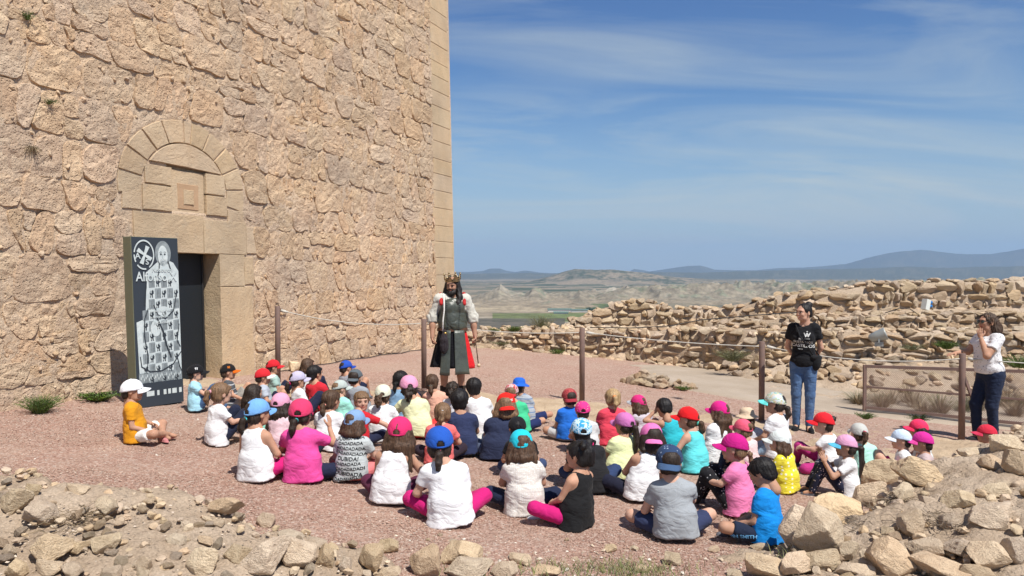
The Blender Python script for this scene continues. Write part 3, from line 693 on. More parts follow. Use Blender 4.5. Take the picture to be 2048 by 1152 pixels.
def landx(nt, co, c):
    n = N(nt, 'ShaderNodeTexNoise', i_Scale=.03, i_Detail=6.0, i_Roughness=.7); nt.links.new(co, n.inputs['Vector'])
    return mixc(nt, 1.0, c, ramp(nt, n.outputs[0], [(.35, .62), (.62, 1.22)]), 'MULTIPLY')
M_land = mat('valley_land', rough=1.0, attrcol=True, spec=.05, extra=landx, obj=False); mk_t.data.materials.append(M_land)
# farm sheds far below
M_shed = mat('shed_wall', (.66, .66, .62), .8); M_shedroof = mat('shed_roof', (.10, .155, .13), .7); M_tree = mat('far_tree', (.03, .05, .03), .9)
def shed(px0, px1, py, Yd, hgt, dep, lab, grp=None):
    a = at(px0, py, Yd); b = at(px1, py, Yd); t = thing('farm_shed', lab, 'farm shed', ((a.x+b.x)/2, Yd, -123)); L = b.x-a.x
    mk('wall', *boxvf((0, 0, hgt/2), (L, dep, hgt)), M_shed, t, smooth=False)
    V = [(-L/2-2, -dep/2-2, hgt), (L/2+2, -dep/2-2, hgt), (L/2+2, dep/2+2, hgt), (-L/2-2, dep/2+2, hgt), (-L/2-2, 0, hgt+4), (L/2+2, 0, hgt+4)]
    mk('roof', V, [(0, 1, 5, 4), (2, 3, 4, 5), (0, 4, 3), (1, 2, 5), (0, 3, 2, 1)], M_shedroof, t, smooth=False)
shed(1096, 1142, 620, 2480, 7, 16, 'long green roofed farm shed in the valley, left of the pair'); shed(1143, 1176, 620, 2440, 7, 18, 'green roofed farm shed in the valley, right of the pair')
shed(1108, 1136, 626, 2330, 5, 12, 'small pale farm shed in front of the long green roofed one')
for px, yd, s in ((1179, 2450, 9), (1187, 2440, 8), (1198, 2440, 8), (1203, 2420, 7), (1176, 2500, 7)):
    p = at(px, 620, yd); t = thing('tree', 'dark round tree beside the farm sheds in the valley', 'tree', (p.x, yd, -123), 0, 'trees by the farm sheds')
    P, F = rock(int(px), 3, 2.5, 3, 2); mk('crown', P*np.array([s, s, s*.8])+np.array([0, 0, s*.9]), F, M_tree, t); V, F = tube([(0, 0, 0), (0, 0, s*.5)], 1, 6); mk('trunk', V, F, M_iron, t)
# air
hz_o = mk('haze', *boxvf((0, 0, 700), (90000, 90000, 1800)), None, smooth=False); tag(hz_o, kind='stuff')
hm = bpy.data.materials.new('haze'); hm.use_nodes = True; h_nt = hm.node_tree; h_nt.nodes.clear()
hv = N(h_nt, 'ShaderNodeVolumePrincipled'); hv.inputs['Color'].default_value = (.46, .68, 1.0, 1); hv.inputs['Density'].default_value = 3.3e-5; hv.inputs['Anisotropy'].default_value = 0.0
ho = N(h_nt, 'ShaderNodeOutputMaterial'); h_nt.links.new(hv.outputs[0], ho.inputs['Volume']); hz_o.data.materials.append(hm)
# ------------------------------------------------------------ smooth body modelling (distance field -> mesh)
class Field:
    def __init__(s, h): s.h = h; s.P = []
    def cap(s, a, b, ra, rb=None, k=.03, cut=False, sub=False, cuta=False):
        s.P.append(('c', np.array(a, float), np.array(b, float), ra, ra if rb is None else rb, k, cut, sub, cuta)); return s
    def ell(s, c, r, rot=None, k=.03, sub=False):
        s.P.append(('e', np.array(c, float), np.array(r, float), rot, 0, k, False, sub, False)); return s
    def chain(s, pts, rads, k=.02):
        for a, b, ra, rb in zip(pts, pts[1:], rads, rads[1:]): s.cap(a, b, ra, rb, k)
        return s
    def pl(s, p, n): s.P.append(('p', np.array(p, float), np.array(n, float), 0, 0, 0, False, True, False)); return s
    def build(s, amp=0, fs=(9, 9, 9), seed=0, ridge=False):
        h = s.h; lo = np.full(3, 9.); hi = -lo
        for p in s.P:
            if p[7]: continue
            if p[0] == 'c': m = max(p[3], p[4]); lo = np.minimum(lo, np.minimum(p[1], p[2])-m); hi = np.maximum(hi, np.maximum(p[1], p[2])+m)
            else: m = p[2].max(); lo = np.minimum(lo, p[1]-m); hi = np.maximum(hi, p[1]+m)
        lo = lo-3*h; n = np.ceil((hi-lo)/h).astype(int)+4; A = np.full(n, 1.0)
        ax = [lo[i]+h*np.arange(n[i]) for i in range(3)]
        for p in s.P:
            if p[0] == 'p':
                d = (ax[0][:, None, None]-p[1][0])*p[2][0]+(ax[1][None, :, None]-p[1][1])*p[2][1]+(ax[2][None, None, :]-p[1][2])*p[2][2]
                A = np.maximum(A, d); continue
            k = p[5]
            if p[0] == 'c': m = max(p[3], p[4])+k+2*h; l = np.minimum(p[1], p[2])-m; u = np.maximum(p[1], p[2])+m
            else: m = p[2].max()+k+2*h; l = p[1]-m; u = p[1]+m
            i0 = np.clip(((l-lo)/h).astype(int), 0, n-1); i1 = np.clip(((u-lo)/h).astype(int)+2, 1, n)
            x = ax[0][i0[0]:i1[0]][:, None, None]; y = ax[1][i0[1]:i1[1]][None, :, None]; z = ax[2][i0[2]:i1[2]][None, None, :]
            if p[0] == 'c':
                a, b = p[1], p[2]; ba = b-a; L2 = max(ba@ba, 1e-9)
                t = ((x-a[0])*ba[0]+(y-a[1])*ba[1]+(z-a[2])*ba[2])/L2; tc = np.clip(t, 0, 1)
                d = np.sqrt((x-a[0]-ba[0]*tc)**2+(y-a[1]-ba[1]*tc)**2+(z-a[2]-ba[2]*tc)**2)-(p[3]+(p[4]-p[3])*tc)
                if p[6]: d = np.maximum(d, (t-1)*math.sqrt(L2))
                if p[8]: d = np.maximum(d, -t*math.sqrt(L2))
            else:
                c, r = p[1], p[2]; X = x-c[0]; Y = y-c[1]; Z = z-c[2]
                if p[3] is not None:
                    Rm = p[3]; X, Y, Z = Rm[0][0]*X+Rm[1][0]*Y+Rm[2][0]*Z, Rm[0][1]*X+Rm[1][1]*Y+Rm[2][1]*Z, Rm[0][2]*X+Rm[1][2]*Y+Rm[2][2]*Z
                k0 = np.sqrt((X/r[0])**2+(Y/r[1])**2+(Z/r[2])**2); k1 = np.sqrt((X/r[0]**2)**2+(Y/r[1]**2)**2+(Z/r[2]**2)**2)+1e-9
                d = k0*(k0-1)/k1
            sl = (slice(i0[0], i1[0]), slice(i0[1], i1[1]), slice(i0[2], i1[2])); B = A[sl]
            if p[7]:
                d = -d; hh = np.clip(.5-.5*(B-d)/max(k, 1e-6), 0, 1); A[sl] = B+(d-B)*hh+k*hh*(1-hh)
            else:
                hh = np.clip(.5+.5*(B-d)/max(k, 1e-6), 0, 1); A[sl] = B+(d-B)*hh-k*hh*(1-hh)
        V, F = surfnet(A, lo, h)
        if amp and len(V):
            Nn = vnormals(V, F); q = V*np.array(fs)
            q = q+.5*fbm(V*6, 2, .5, seed+9)[:, None]; f = (2.4*np.minimum(np.abs(vnoise(q, seed)), .45)-.6)*.8+.35*(2*np.abs(vnoise(q*2.1+9, seed+1))-.5) if ridge else fbm(q, 3, .5, seed)
            V = V+Nn*(amp*f)[:, None]
        return V, F
def vnormals(V, F):
    e1 = V[F[:, 2]]-V[F[:, 0]]; e2 = V[F[:, 3]]-V[F[:, 1]]; n = np.cross(e1, e2); Nn = np.zeros_like(V)
    for j in range(4): 
        for i in range(3): Nn[:, i] += np.bincount(F[:, j], n[:, i], len(V))
    return Nn/(np.linalg.norm(Nn, axis=1)[:, None]+1e-12)
def surfnet(A, lo, h):
    S = A < 0; n = A.shape; st = (n[1]*n[2], n[2], 1); ids = []; pos = []; quads = []
    for a in range(3):
        sl0 = [slice(None)]*3; sl1 = [slice(None)]*3; sl0[a] = slice(0, -1); sl1[a] = slice(1, None)
        c = np.nonzero(S[tuple(sl0)] != S[tuple(sl1)]); I = np.stack(c, 1)
        b, d = (a+1) % 3, (a+2) % 3
        ok = (I[:, b] > 0) & (I[:, d] > 0); I = I[ok]
        J = I.copy(); J[:, a] += 1; v0 = A[tuple(I.T)]; v1 = A[tuple(J.T)]; t = v0/(v0-v1)
        P = I.astype(float); P[:, a] += t
        base = I[:, 0]*st[0]+I[:, 1]*st[1]+I[:, 2]
        q = np.stack([base, base-st[b], base-st[b]-st[d], base-st[d]], 1)
        flip = v0 > 0; q[flip] = q[flip][:, ::-1]; q = q[:, ::-1]
        quads.append(q); ids.append(q.ravel()); pos.append(np.repeat(P, 4, 0))
    ids = np.concatenate(ids); pos = np.concatenate(pos); u, inv = np.unique(ids, return_inverse=True)
    cnt = np.bincount(inv); V = np.stack([np.bincount(inv, pos[:, i])/cnt for i in range(3)], 1)*h+lo
    Q = np.concatenate(quads); F = inv.reshape(-1, 4)
    F = F[:, ::-1]
    return V, F
def rot(ax, deg): return np.array(Matrix.Rotation(R(deg), 3, ax))

SKINS = {'fair': (.56, .345, .25), 'mid': (.47, .27, .18), 'dark': (.33, .18, .115)}
# head facing +Y, origin in the middle of the skull; returns verts, quads, colour factor (absolute flags)
def head_template(h, adult=False, female=True):
    f = Field(h)
    f.ell((0, -.012, .022), (.074, .090, .084), k=.02); f.ell((0, .018, -.030), (.056, .068, .074), k=.03)
    f.cap((-.028, .03, -.072), (.028, .03, -.072), .024, k=.03); f.ell((0, .064, -.086), (.017, .016, .015), k=.02)
    f.ell((0, .068, .022), (.05, .02, .016), k=.02)                           # brow
    f.ell((-.034, .062, -.026), (.019, .016, .017), k=.02); f.ell((.034, .062, -.026), (.019, .016, .017), k=.02)
    f.ell((-.030, .088, .001), (.013, .010, .008), k=.012, sub=True); f.ell((.030, .088, .001), (.013, .010, .008), k=.012, sub=True)
    f.cap((0, .082, .012), (0, .098, -.022), .0065, .0095, k=.010); f.ell((-.009, .090, -.026), (.007, .008, .006), k=.006); f.ell((.009, .090, -.026), (.007, .008, .006), k=.006)
    f.ell((0, .082, -.049), (.021, .010, .0055), k=.006); f.ell((0, .080, -.058), (.018, .010, .006), k=.006)
    for s in (-1, 1):
        f.ell((s*.074, -.008, -.010), (.009, .018, .028), rot('Z', s*-18) @ rot('X', -8), k=.008); f.ell((s*.083, -.004, -.008), (.006, .009, .015), k=.006, sub=True)
    f.cap((0, -.025, -.05), (0, -.035, -.15), .044 if not adult else .05, .047 if not adult else .055, k=.03)
    V, F = f.build(); C = np.zeros(len(V)); 
    lip = (np.abs(V[:, 0]) < .023) & (V[:, 2] > -.063) & (V[:, 2] < -.044) & (V[:, 1] > .076); C[lip] = 1
    return V, F, C
def ball(c, r, sub=2):
    V, F = ICO[sub]; Q = V*np.array(r)+np.array(c); return Q, np.concatenate([F, F[:, 2:3]], 1)
def make_head(h, skin, brow=(.03, .02, .015), adult=False, smile=False):
    key = (h, adult)
    if key not in HT: HT[key] = head_template(h, adult)
    V, F, L = HT[key]; sk = np.array(skin); C = np.tile(sk, (len(V), 1)); C[L > 0] = sk*np.array([.85, .5, .5])
    VV = [V]; FF = [F]; CC = [C]; o = len(V)
    def add(v, f, c):
        nonlocal o
        VV.append(v); FF.append(f+o); CC.append(np.tile(np.array(c, float), (len(v), 1))); o += len(v)
    for s in (-1, 1):
        add(*ball((s*.030, .0775, .001), (.0125, .009, .0062)), (.62, .58, .54)); add(*ball((s*.030, .0845, .001), (.0056, .004, .0056)), (.03, .018, .012))
        pts = [(s*.014, .091, .019), (s*.030, .091, .0225), (s*.048, .080, .017)]
        v, f_ = tube(pts, [.0028, .0034, .002], 5, cap=False); add(np.array([tuple(q) for q in v]), np.array(f_), brow)
        pts = [(s*.018, .0865, .0065), (s*.030, .0895, .0088), (s*.043, .082, .005)]
        v, f_ = tube(pts, [.0014, .0018, .0012], 4, cap=False); add(np.array([tuple(q) for q in v]), np.array(f_), brow)
    if smile: add(*ball((0, .0895, -.0535), (.014, .004, .0032)), (.75, .72, .68))
    return np.concatenate(VV), np.concatenate(FF), np.concatenate(CC)
HT = {}
# right hand: wrist at the origin, fingers along +Y, palm down (-Z), thumb on -X side
def hand_template(h, curl):
    f = Field(h); f.ell((0, .042, 0), (.036, .046, .013), k=.012); f.cap((0, -.03, 0), (0, .02, 0), .021, .022, k=.015)
    for i, (x, L, sp) in enumerate(((-.027, .068, -.10), (-.009, .077, -.03), (.010, .072, .04), (.027, .056, .12))):
        p = np.array((x, .078-.006*abs(i-1.3), 0)); a = 0
        for j, fr in enumerate((.45, .32, .23)):
            a += R(curl*(.8, 1.1, .8)[j]); dirv = np.array((math.sin(sp)*math.cos(a), math.cos(a)*math.cos(sp), -math.sin(a))); q = p+dirv*L*fr
            f.cap(p, q, .0088-.0008*j, .0082-.0010*j, k=.004); p = q
    f.chain([(-.024, .018, -.004), (-.050, .042, -.012), (-.058, .066, -.020-curl*.0003), (-.055, .084, -.026-curl*.0004)], [.013, .0105, .009, .008], .01)
    return f.build()
HANDS = {}
def hand(side, wrist, dirv, palm, scale, h, curl=35):
    key = (h, curl)
    if key not in HANDS: HANDS[key] = hand_template(h, curl)
    V, F = HANDS[key]; V = V*scale
    y = np.array(dirv, float); y /= np.linalg.norm(y); z = -np.array(palm, float); z = z-y*(z@y); z /= np.linalg.norm(z)+1e-9; x = np.cross(y, z)
    if side < 0: V = V*np.array([-1, 1, 1]); F = F[:, ::-1]
    return V[:, :1]*x+V[:, 1:2]*y+V[:, 2:]*z+np.array(wrist), F
def cat(*vf):
    V = []; F = []; C = []; o = 0
    for v, f, c in vf:
        V.append(v); F.append(f+o); o += len(v); C.append(c if getattr(c, 'ndim', 1) == 2 else np.tile(np.array(c, float), (len(v), 1)))
    return np.concatenate(V), np.concatenate(F), np.concatenate(C)
# materials for people
def skinx(nt, co, c):
    n = N(nt, 'ShaderNodeTexNoise', i_Scale=18.0, i_Detail=4.0); nt.links.new(co, n.inputs['Vector'])
    return mixc(nt, 1.0, c, ramp(nt, n.outputs[0], [(.3, (.90, .86, .85)), (.7, (1.07, 1.03, 1.02))]), 'MULTIPLY')
M_skin = mat('skin', rough=.68, attrcol=True, spec=.3, extra=skinx)
M_skin.node_tree.nodes[M_skin['bsdf']].inputs['Subsurface Weight'].default_value = .08
M_skin.node_tree.nodes[M_skin['bsdf']].inputs['Subsurface Radius'].default_value = (.012, .005, .003)
CM = {}
def wrinkle(m):
    nt = m.node_tree; b = nt.nodes[m['bsdf']]; old = b.inputs['Normal'].links[0].from_socket
    tc = N(nt, 'ShaderNodeTexCoord'); mp = N(nt, 'ShaderNodeMapping'); mp.inputs['Scale'].default_value = (6.5, 6.5, 11); nt.links.new(tc.outputs['Object'], mp.inputs[0])
    n = N(nt, 'ShaderNodeTexNoise', i_Scale=1.0, i_Detail=2.5, i_Roughness=.5, i_Distortion=1.3); nt.links.new(mp.outputs[0], n.inputs['Vector'])
    h = mth(nt, 'POWER', mth(nt, 'ABSOLUTE', mth(nt, 'SUBTRACT', n.outputs[0], .5)), .6)
    bp = N(nt, 'ShaderNodeBump', i_Strength=.30, i_Distance=.03); nt.links.new(h, bp.inputs['Height']); nt.links.new(old, bp.inputs['Normal']); nt.links.new(bp.outputs[0], b.inputs['Normal'])
def cloth(col, kind=None, col2=(.8, .8, .8)):
    key = (col, kind, col2)
    if key in CM: return CM[key]
    ex = None
    if kind == 'dots':
        def ex(nt, co, c):
            v = N(nt, 'ShaderNodeTexVoronoi', i_Scale=22.0, feature='F1', i_Randomness=.25); nt.links.new(co, v.inputs['Vector'])
            return mixc(nt, ramp(nt, v.outputs['Distance'], [(.26, 1.0), (.31, 0.0)]), c, col2)
    if kind == 'small':
        def ex(nt, co, c):
            v = N(nt, 'ShaderNodeTexVoronoi', i_Scale=34.0, feature='F1', i_Randomness=.9); nt.links.new(co, v.inputs['Vector'])
            return mixc(nt, ramp(nt, v.outputs['Distance'], [(.17, 1.0), (.22, 0.0)]), c, col2)
    if kind == 'mesh':
        def ex(nt, co, c):
            v = N(nt, 'ShaderNodeTexVoronoi', i_Scale=70.0, feature='F1', i_Randomness=.15); nt.links.new(co, v.inputs['Vector'])
            return mixc(nt, ramp(nt, v.outputs['Distance'], [(.3, .8), (.4, 0.0)]), c, col2)
    if kind == 'stripes':
        def ex(nt, co, c):
            tc = N(nt, 'ShaderNodeTexCoord'); s = N(nt, 'ShaderNodeSeparateXYZ'); nt.links.new(tc.outputs['Object'], s.inputs[0])
            f = mth(nt, 'FRACT', mth(nt, 'MULTIPLY', s.outputs[2], 15.0))
            return mixc(nt, ramp(nt, f, [(.0, 0.0), (.78, 0.0), (.80, 1.0), (1.0, 1.0)], 'CONSTANT'), c, col2)
    if kind in ('camo', 'denim'):
        def ex(nt, co, c):
            n = N(nt, 'ShaderNodeTexNoise', i_Scale=28.0 if kind == 'camo' else 9., i_Detail=2.0 if kind == 'camo' else 5., i_Distortion=1.5 if kind == 'camo' else 0); nt.links.new(co, n.inputs['Vector'])
            return mixc(nt, ramp(nt, n.outputs[0], [(.45, 0.0), (.52 if kind == 'camo' else .75, 1.0)]), c, col2)
    if kind == 'holo':
        def ex(nt, co, c):
            n = N(nt, 'ShaderNodeTexNoise', i_Scale=14.0, i_Detail=1.0, i_Distortion=2.0); nt.links.new(co, n.inputs['Vector'])
            return ramp(nt, n.outputs[0], [(.25, (.35, .75, .70)), (.42, (.75, .8, .8)), (.52, (.85, .65, .35)), (.6, (.3, .7, .45)), (.72, (.55, .5, .75))])
    m = mat('fabric_%d' % len(CM), col, .85 if kind != 'holo' else .25, None, bump=.25, bscale=26, bdist=.008, fine=.06, fscale=160, spec=.12 if kind != 'holo' else .6, extra=ex, obj=False, sheen=.05, metal=.3 if kind == 'holo' else 0)
    m.name = 'fabric'; wrinkle(m); CM[key] = m; return m
def hairm(col):
    key = ('hair', col)
    if key in CM: return CM[key]
    def ex(nt, co, c):
        mp = N(nt, 'ShaderNodeMapping'); mp.inputs['Scale'].default_value = (160, 160, 9); nt.links.new(co, mp.inputs[0])
        n = N(nt, 'ShaderNodeTexNoise', i_Scale=1.0, i_Detail=2.0); nt.links.new(mp.outputs[0], n.inputs['Vector'])
        return mixc(nt, 1.0, c, ramp(nt, n.outputs[0], [(.35, .55), (.68, 1.6)]), 'MULTIPLY')
    m = mat('hair_%d' % len(CM), col, .52, None, bump=.8, bscale=60, bdist=.008, spec=.3, extra=ex, obj=False); m.name = 'hair'; CM[key] = m; return m
HC = dict(black=(.012, .010, .010), dark=(.028, .018, .013), brown=(.075, .042, .025), light=(.17, .10, .055), blond=(.38, .255, .13))
# ---- caps
def cap_dome():
    na, ne = 64, 15; V = []; F = []
    for i in range(na):
        a = 2*math.pi*i/na
        for j in range(ne):
            e = (j/(ne-1))*math.pi/2; seam = 1-.012*max(0, 1-abs(((a/(math.pi/3)) % 1)-.5)*-8-3.2) if False else 1
            fr = (a % (math.pi/3))/(math.pi/3); d = min(fr, 1-fr)*(math.pi/3); seam = 1-.022*math.exp(-(d/.05)**2)*math.cos(e*.9)
            rx, ry, rz = .0850, .1020, .100; ce = math.cos(e)**.82
            V.append((rx*math.sin(a)*ce*seam, ry*math.cos(a)*ce*seam-.008, .006-.016*math.cos(a+math.pi)*0-.014*max(0, -math.cos(a))*math.cos(e)+rz*math.sin(e)*seam))
    for i in range(na):
        for j in range(ne-1):
            a = 2*math.pi*(i+.5)/na; e = j+.5; da = abs((a-math.pi+math.pi) % (2*math.pi)-math.pi)
            if j >= 1 and (da/.33)**2+((e-1)/3.4)**2 < 1: continue
            q = (i*ne+j, ((i+1) % na)*ne+j, ((i+1) % na)*ne+j+1, i*ne+j+1); F.append(q)
    bv, bf = ball((0, -.008, .107), (.008, .008, .004)); o = len(V); V += [tuple(v) for v in bv]; F += [tuple(int(x)+o for x in f[:3]) for f in bf]
    return V, F
def cap_brim(w=.066, L=.07):
    V = []; F = []; nu, nv = 19, 7
    for i in range(nu):
        s = -1+2*i/(nu-1); a = s*R(56)
        x0 = .082*math.sin(a); y0 = .099*math.cos(a)-.008
        ln = L*(max(0, 1-abs(s)**3.2))**.6
        for j in range(nv):
            t = j/(nv-1); V.append((x0*(1+.12*t), y0+ln*t, .014-.034*(x0/.08)**2*(.4+.8*t)-.016*t))
    return V, [(i*nv+j, (i+1)*nv+j, (i+1)*nv+j+1, i*nv+j+1) for i in range(nu-1) for j in range(nv-1)]
_o = mk('cap', *cap_dome(), None, link=False); CAPME = _o.data; bpy.data.objects.remove(_o)
_o = mk('brim', *cap_brim(), None, link=False); BRIMME = _o.data; bpy.data.objects.remove(_o)
def hatv():
    V = []; n = 40; prof = [(.0, .112), (.045, .108), (.075, .085), (.083, .055), (.086, .028), (.10, .018), (.125, .004), (.142, -.006)]
    for i in range(n):
        a = 2*math.pi*i/n
        for r, z in prof: V.append((r*math.sin(a)*.97, r*math.cos(a)*1.1-.008, z+.006*math.sin(3*a)*(r > .09)))
    m = len(prof); return V, [(i*m+j, i*m+j+1, ((i+1) % n)*m+j+1, ((i+1) % n)*m+j) for i in range(n) for j in range(m-1)]
_o = mk('sun_hat', *hatv(), None, link=False); HATME = _o.data; bpy.data.objects.remove(_o)
for me in (CAPME, BRIMME, HATME):
    me.materials.append(cloth((.5, .5, .5)))
def matobj(o, m):
    o.material_slots[0].link = 'OBJECT'; o.material_slots[0].material = m; return o
def solid(o, t=.003): md = o.modifiers.new('thickness', 'SOLIDIFY'); md.thickness = t; md.offset = 0; return o
def shoe_mesh():
    f = Field(.008); f.ell((0, .05, .028), (.036, .085, .03), k=.02); f.ell((0, .0, .045), (.034, .045, .045), k=.02); f.ell((0, .05, .010), (.040, .105, .014), k=.006); f.pl((0, 0, .001), (0, 0, -1))
    f.ell((0, -.008, .105), (.028, .03, .03), k=.01, sub=True); V, F = f.build(); return V, F
SHOE = shoe_mesh(); _o = mk('shoe', *SHOE, None, link=False); SHOEME = _o.data; bpy.data.objects.remove(_o); SHOEME.materials.append(cloth((.5, .5, .5)))
def project(name, V2, M, parent, tree, m, off=.0025):
    pass
# ------------------------------------------------------------ seated children
from mathutils.bvhtree import BVHTree
LEGS = {  # knee, ankle for (left, right)
 'cross': (((-.225, .22, .13), (.04, .26, .05)), ((.225, .22, .13), (-.05, .31, .055))),
 'wide':  (((-.26, .19, .12), (.02, .24, .05)), ((.26, .19, .12), (-.04, .29, .055))),
 'hug':   (((-.09, .26, .34), (-.075, .36, .06)), ((.10, .25, .33), (.085, .38, .06))),
 'lean_l':(((-.29, .16, .09), (.02, .24, .05)), ((-.02, .30, .24), (.10, .40, .06))),
 'lean_r':(((.02, .30, .24), (-.10, .40, .06)), ((.29, .16, .09), (-.02, .24, .05))),
 'w':     (((-.24, .22, .08), (-.26, -.06, .05)), ((.24, .22, .08), (.27, -.05, .05))),
}
ARMS = {  # elbow, wrist, hand dir (right side; mirrored for the left)
 'lap': ((.170, .09, .225), (.09, .215, .17), (-.6, .8, -.1)),
 'knee': ((.175, .14, .27), (.12, .28, .28), (-.5, .8, -.3)),
 'low': ((.178, .06, .205), (.16, .22, .14), (-.1, 1, -.2)),
 'wide': ((.21, .09, .235), (.22, .24, .16), (-.2, 1, -.2)),
 'face': ((.20, .17, .30), (.10, .17, .45), (-.3, 0, 1)),
 'head': ((.25, .14, .40), (.12, .13, .53), (-.4, .1, 1)),
 'up': ((.22, .19, .27), (.15, .27, .41), (-.1, .35, 1)),
 'back': ((.215, -.03, .22), (.24, -.10, .06), (.1, -.6, -.5)),
}
KN = 0; SCALES = []
def child(hx, top, bx, base, head, label, shirt=('tee', (.75, .75, .75)), pants=('long', (.02, .025, .05)), hair=('dark', 'short'),
          cap=None, hyaw=0, hpitch=0, pose='cross', arms=('lap', 'lap'), skin='mid', shoes=(.12, .12, .14), tie=None, lift=0, fwd=.05, res=.0155, sock=None, extra=None):
    global KN; KN += 1; sd = KN*13
    g = gp(bx, base); h = R(head); Yr = g.y+.07
    root = np.array([g.x*(Yr/g.y), Yr, float(gz(g.x, Yr))])
    if bed(root[0], root[1]) > root[2]: root[2] = float(bed(root[0], root[1]))
    ztop = at(hx, top, Yr+.05).z; Hn = .685+(.012 if cap else 0)+lift-.02*abs(hpitch)/30
    s = (ztop-root[2])/Hn; SCALES.append((KN, round(s, 2))); s = min(max(s, .80), 1.22)
    Xh = at(hx, top, Yr+.05).x; hy = fwd+.06; dX = Xh-(root[0]+s*hy*math.sin(h)); dX = max(-.12, min(.12, dX/s))
    lx, ly = dX*math.cos(h), dX*math.sin(h)+fwd
    t = thing('person', label, 'child', tuple(root), -h); t.scale = (s*1.06, s*1.04, s); rj = random.Random(sd)
    L = np.array([0, 0, lift])
    def sp(z, side=0, yy=0):            # point on the leaning spine
        k = np.clip((z-.09)/.45, 0, 1.2)**1.2; return np.array([lx*k+side, ly*k+yy, z])+L
    if lift: legs = (((-.12, .22, .09), (-.11, -.06, .04)), ((.12, .22, .09), (.11, -.06, .04)))
    else: legs = [[np.array(q)+(np.array([rj.uniform(-.03, .03), rj.uniform(-.03, .03), rj.uniform(-.01, .03)]) if qi == 0 else 0) for qi, q in enumerate(lg)] for lg in LEGS[pose]]
    HIP = [np.array([-.078, 0, .088])+L, np.array([.078, 0, .088])+L]
    sk = np.array(SKINS[skin])*random.uniform(.92, 1.08)
    # arms
    AR = []
    for i, sg in enumerate((-1, 1)):
        e, wv, hd = ARMS[arms[i]] if isinstance(arms[i], str) else arms[i]
        S = sp(.382, sg*.118); m = np.array([sg, 1, 1]); f = .75
        e = np.array(e)*m+np.array([rj.uniform(-.02, .02), rj.uniform(-.03, .03), rj.uniform(-.02, .02)])+np.array([lx*f, ly*f-.03, 0])+L; wv = np.array(wv)*m+np.array([lx*f*.8, (ly-.03)*.7, 0])+L
        AR.append((S, e, wv, np.array(hd)*m))
    # skin
    b = Field(res)
    b.ell(sp(.085, 0, .01), (.118, .085, .072), k=.04).ell(sp(.21), (.10, .072, .11), k=.05).ell(sp(.33), (.112, .074, .11), k=.05)
    b.cap(sp(.385, -.09), sp(.385, .09), .04, k=.04).cap(sp(.45), sp(.39, .08), .035, .03, k=.04).cap(sp(.45), sp(.39, -.08), .035, .03, k=.04); b.cap(sp(.40), sp(.50), .043, .038, k=.03)
    for i in (0, 1):
        kn, an = [np.array(q) for q in legs[i]]
        b.cap(HIP[i]+np.array([0, .03, -.01]), kn, .058, .047, k=.03); b.cap(kn, an, .046, .029, k=.02)
        S, e, wv, hd = AR[i]; b.cap(S, e, .036, .029, k=.025); b.cap(e, wv, .029, .020, k=.012)
        if shoes is None or True: b.cap(an, an+np.array([0, .07, -.02]), .026, .022, k=.015)
    vb = b.build()
    parts = [(vb[0], vb[1], sk)]
    Hc = sp(.568, 0, .035); Rh = Matrix.Rotation(R(-hyaw), 3, 'Z') @ Matrix.Rotation(R(-hpitch), 3, 'X') @ Matrix.Diagonal((1.09, 1.09, 1.09))
    RN = np.array(Rh); hv, hf, hc_ = make_head(.0085, sk, HC[hair[0]])
    parts.append((hv@RN.T+Hc, hf, hc_))
    for i, sg in enumerate((-1, 1)):
        S, e, wv, hd = AR[i]; palm = np.array([-sg*.7, 0.0, -.6]) if arms[i] not in ('face', 'head', 'up') else np.array([-sg*.8, .2, 0])
        hv, hf = hand(sg, wv, hd, palm, .80, .0075, 40 if arms[i] != 'up' else 12); parts.append((hv, hf, sk))
    V, F, C = cat(*parts); mk('body', V, F, M_skin, t, cattr=C)
    # shirt
    kind, scol = shirt[0], shirt[1]; q = Field(res*.9); inf = .013
    q.cap(sp(.17, -.045), sp(.0, -.058), .092, .114, k=.05).cap(sp(.17, .045), sp(.0, .058), .092, .114, k=.05).ell(sp(.19), (.134 if kind != 'tank' else .126, .106, .14), k=.07).ell(sp(.33), (.130, .092, .12), k=.05)
    q.cap(sp(.375, -.088 if kind != 'tank' else -.055), sp(.375, .088 if kind != 'tank' else .055), .050 if kind != 'tank' else .046, k=.05)
    for sg in (-1, 1): q.cap(sp(.435, sg*.03), sp(.385, sg*.085 if kind != 'tank' else sg*.06), .030, .042, k=.04)
    if kind in ('tee', 'long', 'flow'):
        for S, e, wv, hd in AR:
            fr = .62 if kind != 'long' else 1; q.cap(S, S+(e-S)*fr, .047, .046, k=.03, cut=kind != 'long')
            if kind == 'long': q.cap(e, wv, .042, .032, k=.02, cut=True)
    if kind == 'flow': q.cap(sp(.10, -.05), sp(.07, .05), .125, .125, k=.06)
    q.pl((0, 0, rj.uniform(.012, .04)+lift), (rj.uniform(-.15, .15), rj.uniform(-.1, .1), -1)); q.cap(sp(.455, 0, .03), sp(.56, 0, .06), .05 if kind == 'tee' else .065, .07, k=.012, sub=True)
    if kind == 'tank':
        for sg in (-1, 1): q.ell(sp(.40, sg*.125), (.042, .08, .085), k=.02, sub=True)
    V, F = q.build(.0075, (8, 8, 13), sd, True)
    kk = np.clip((V[:, 2]-.02)/.1, 0, 1)[:, None]
    so_ = mk('shirt', V, F, cloth(scol, *shirt[2:]), t)
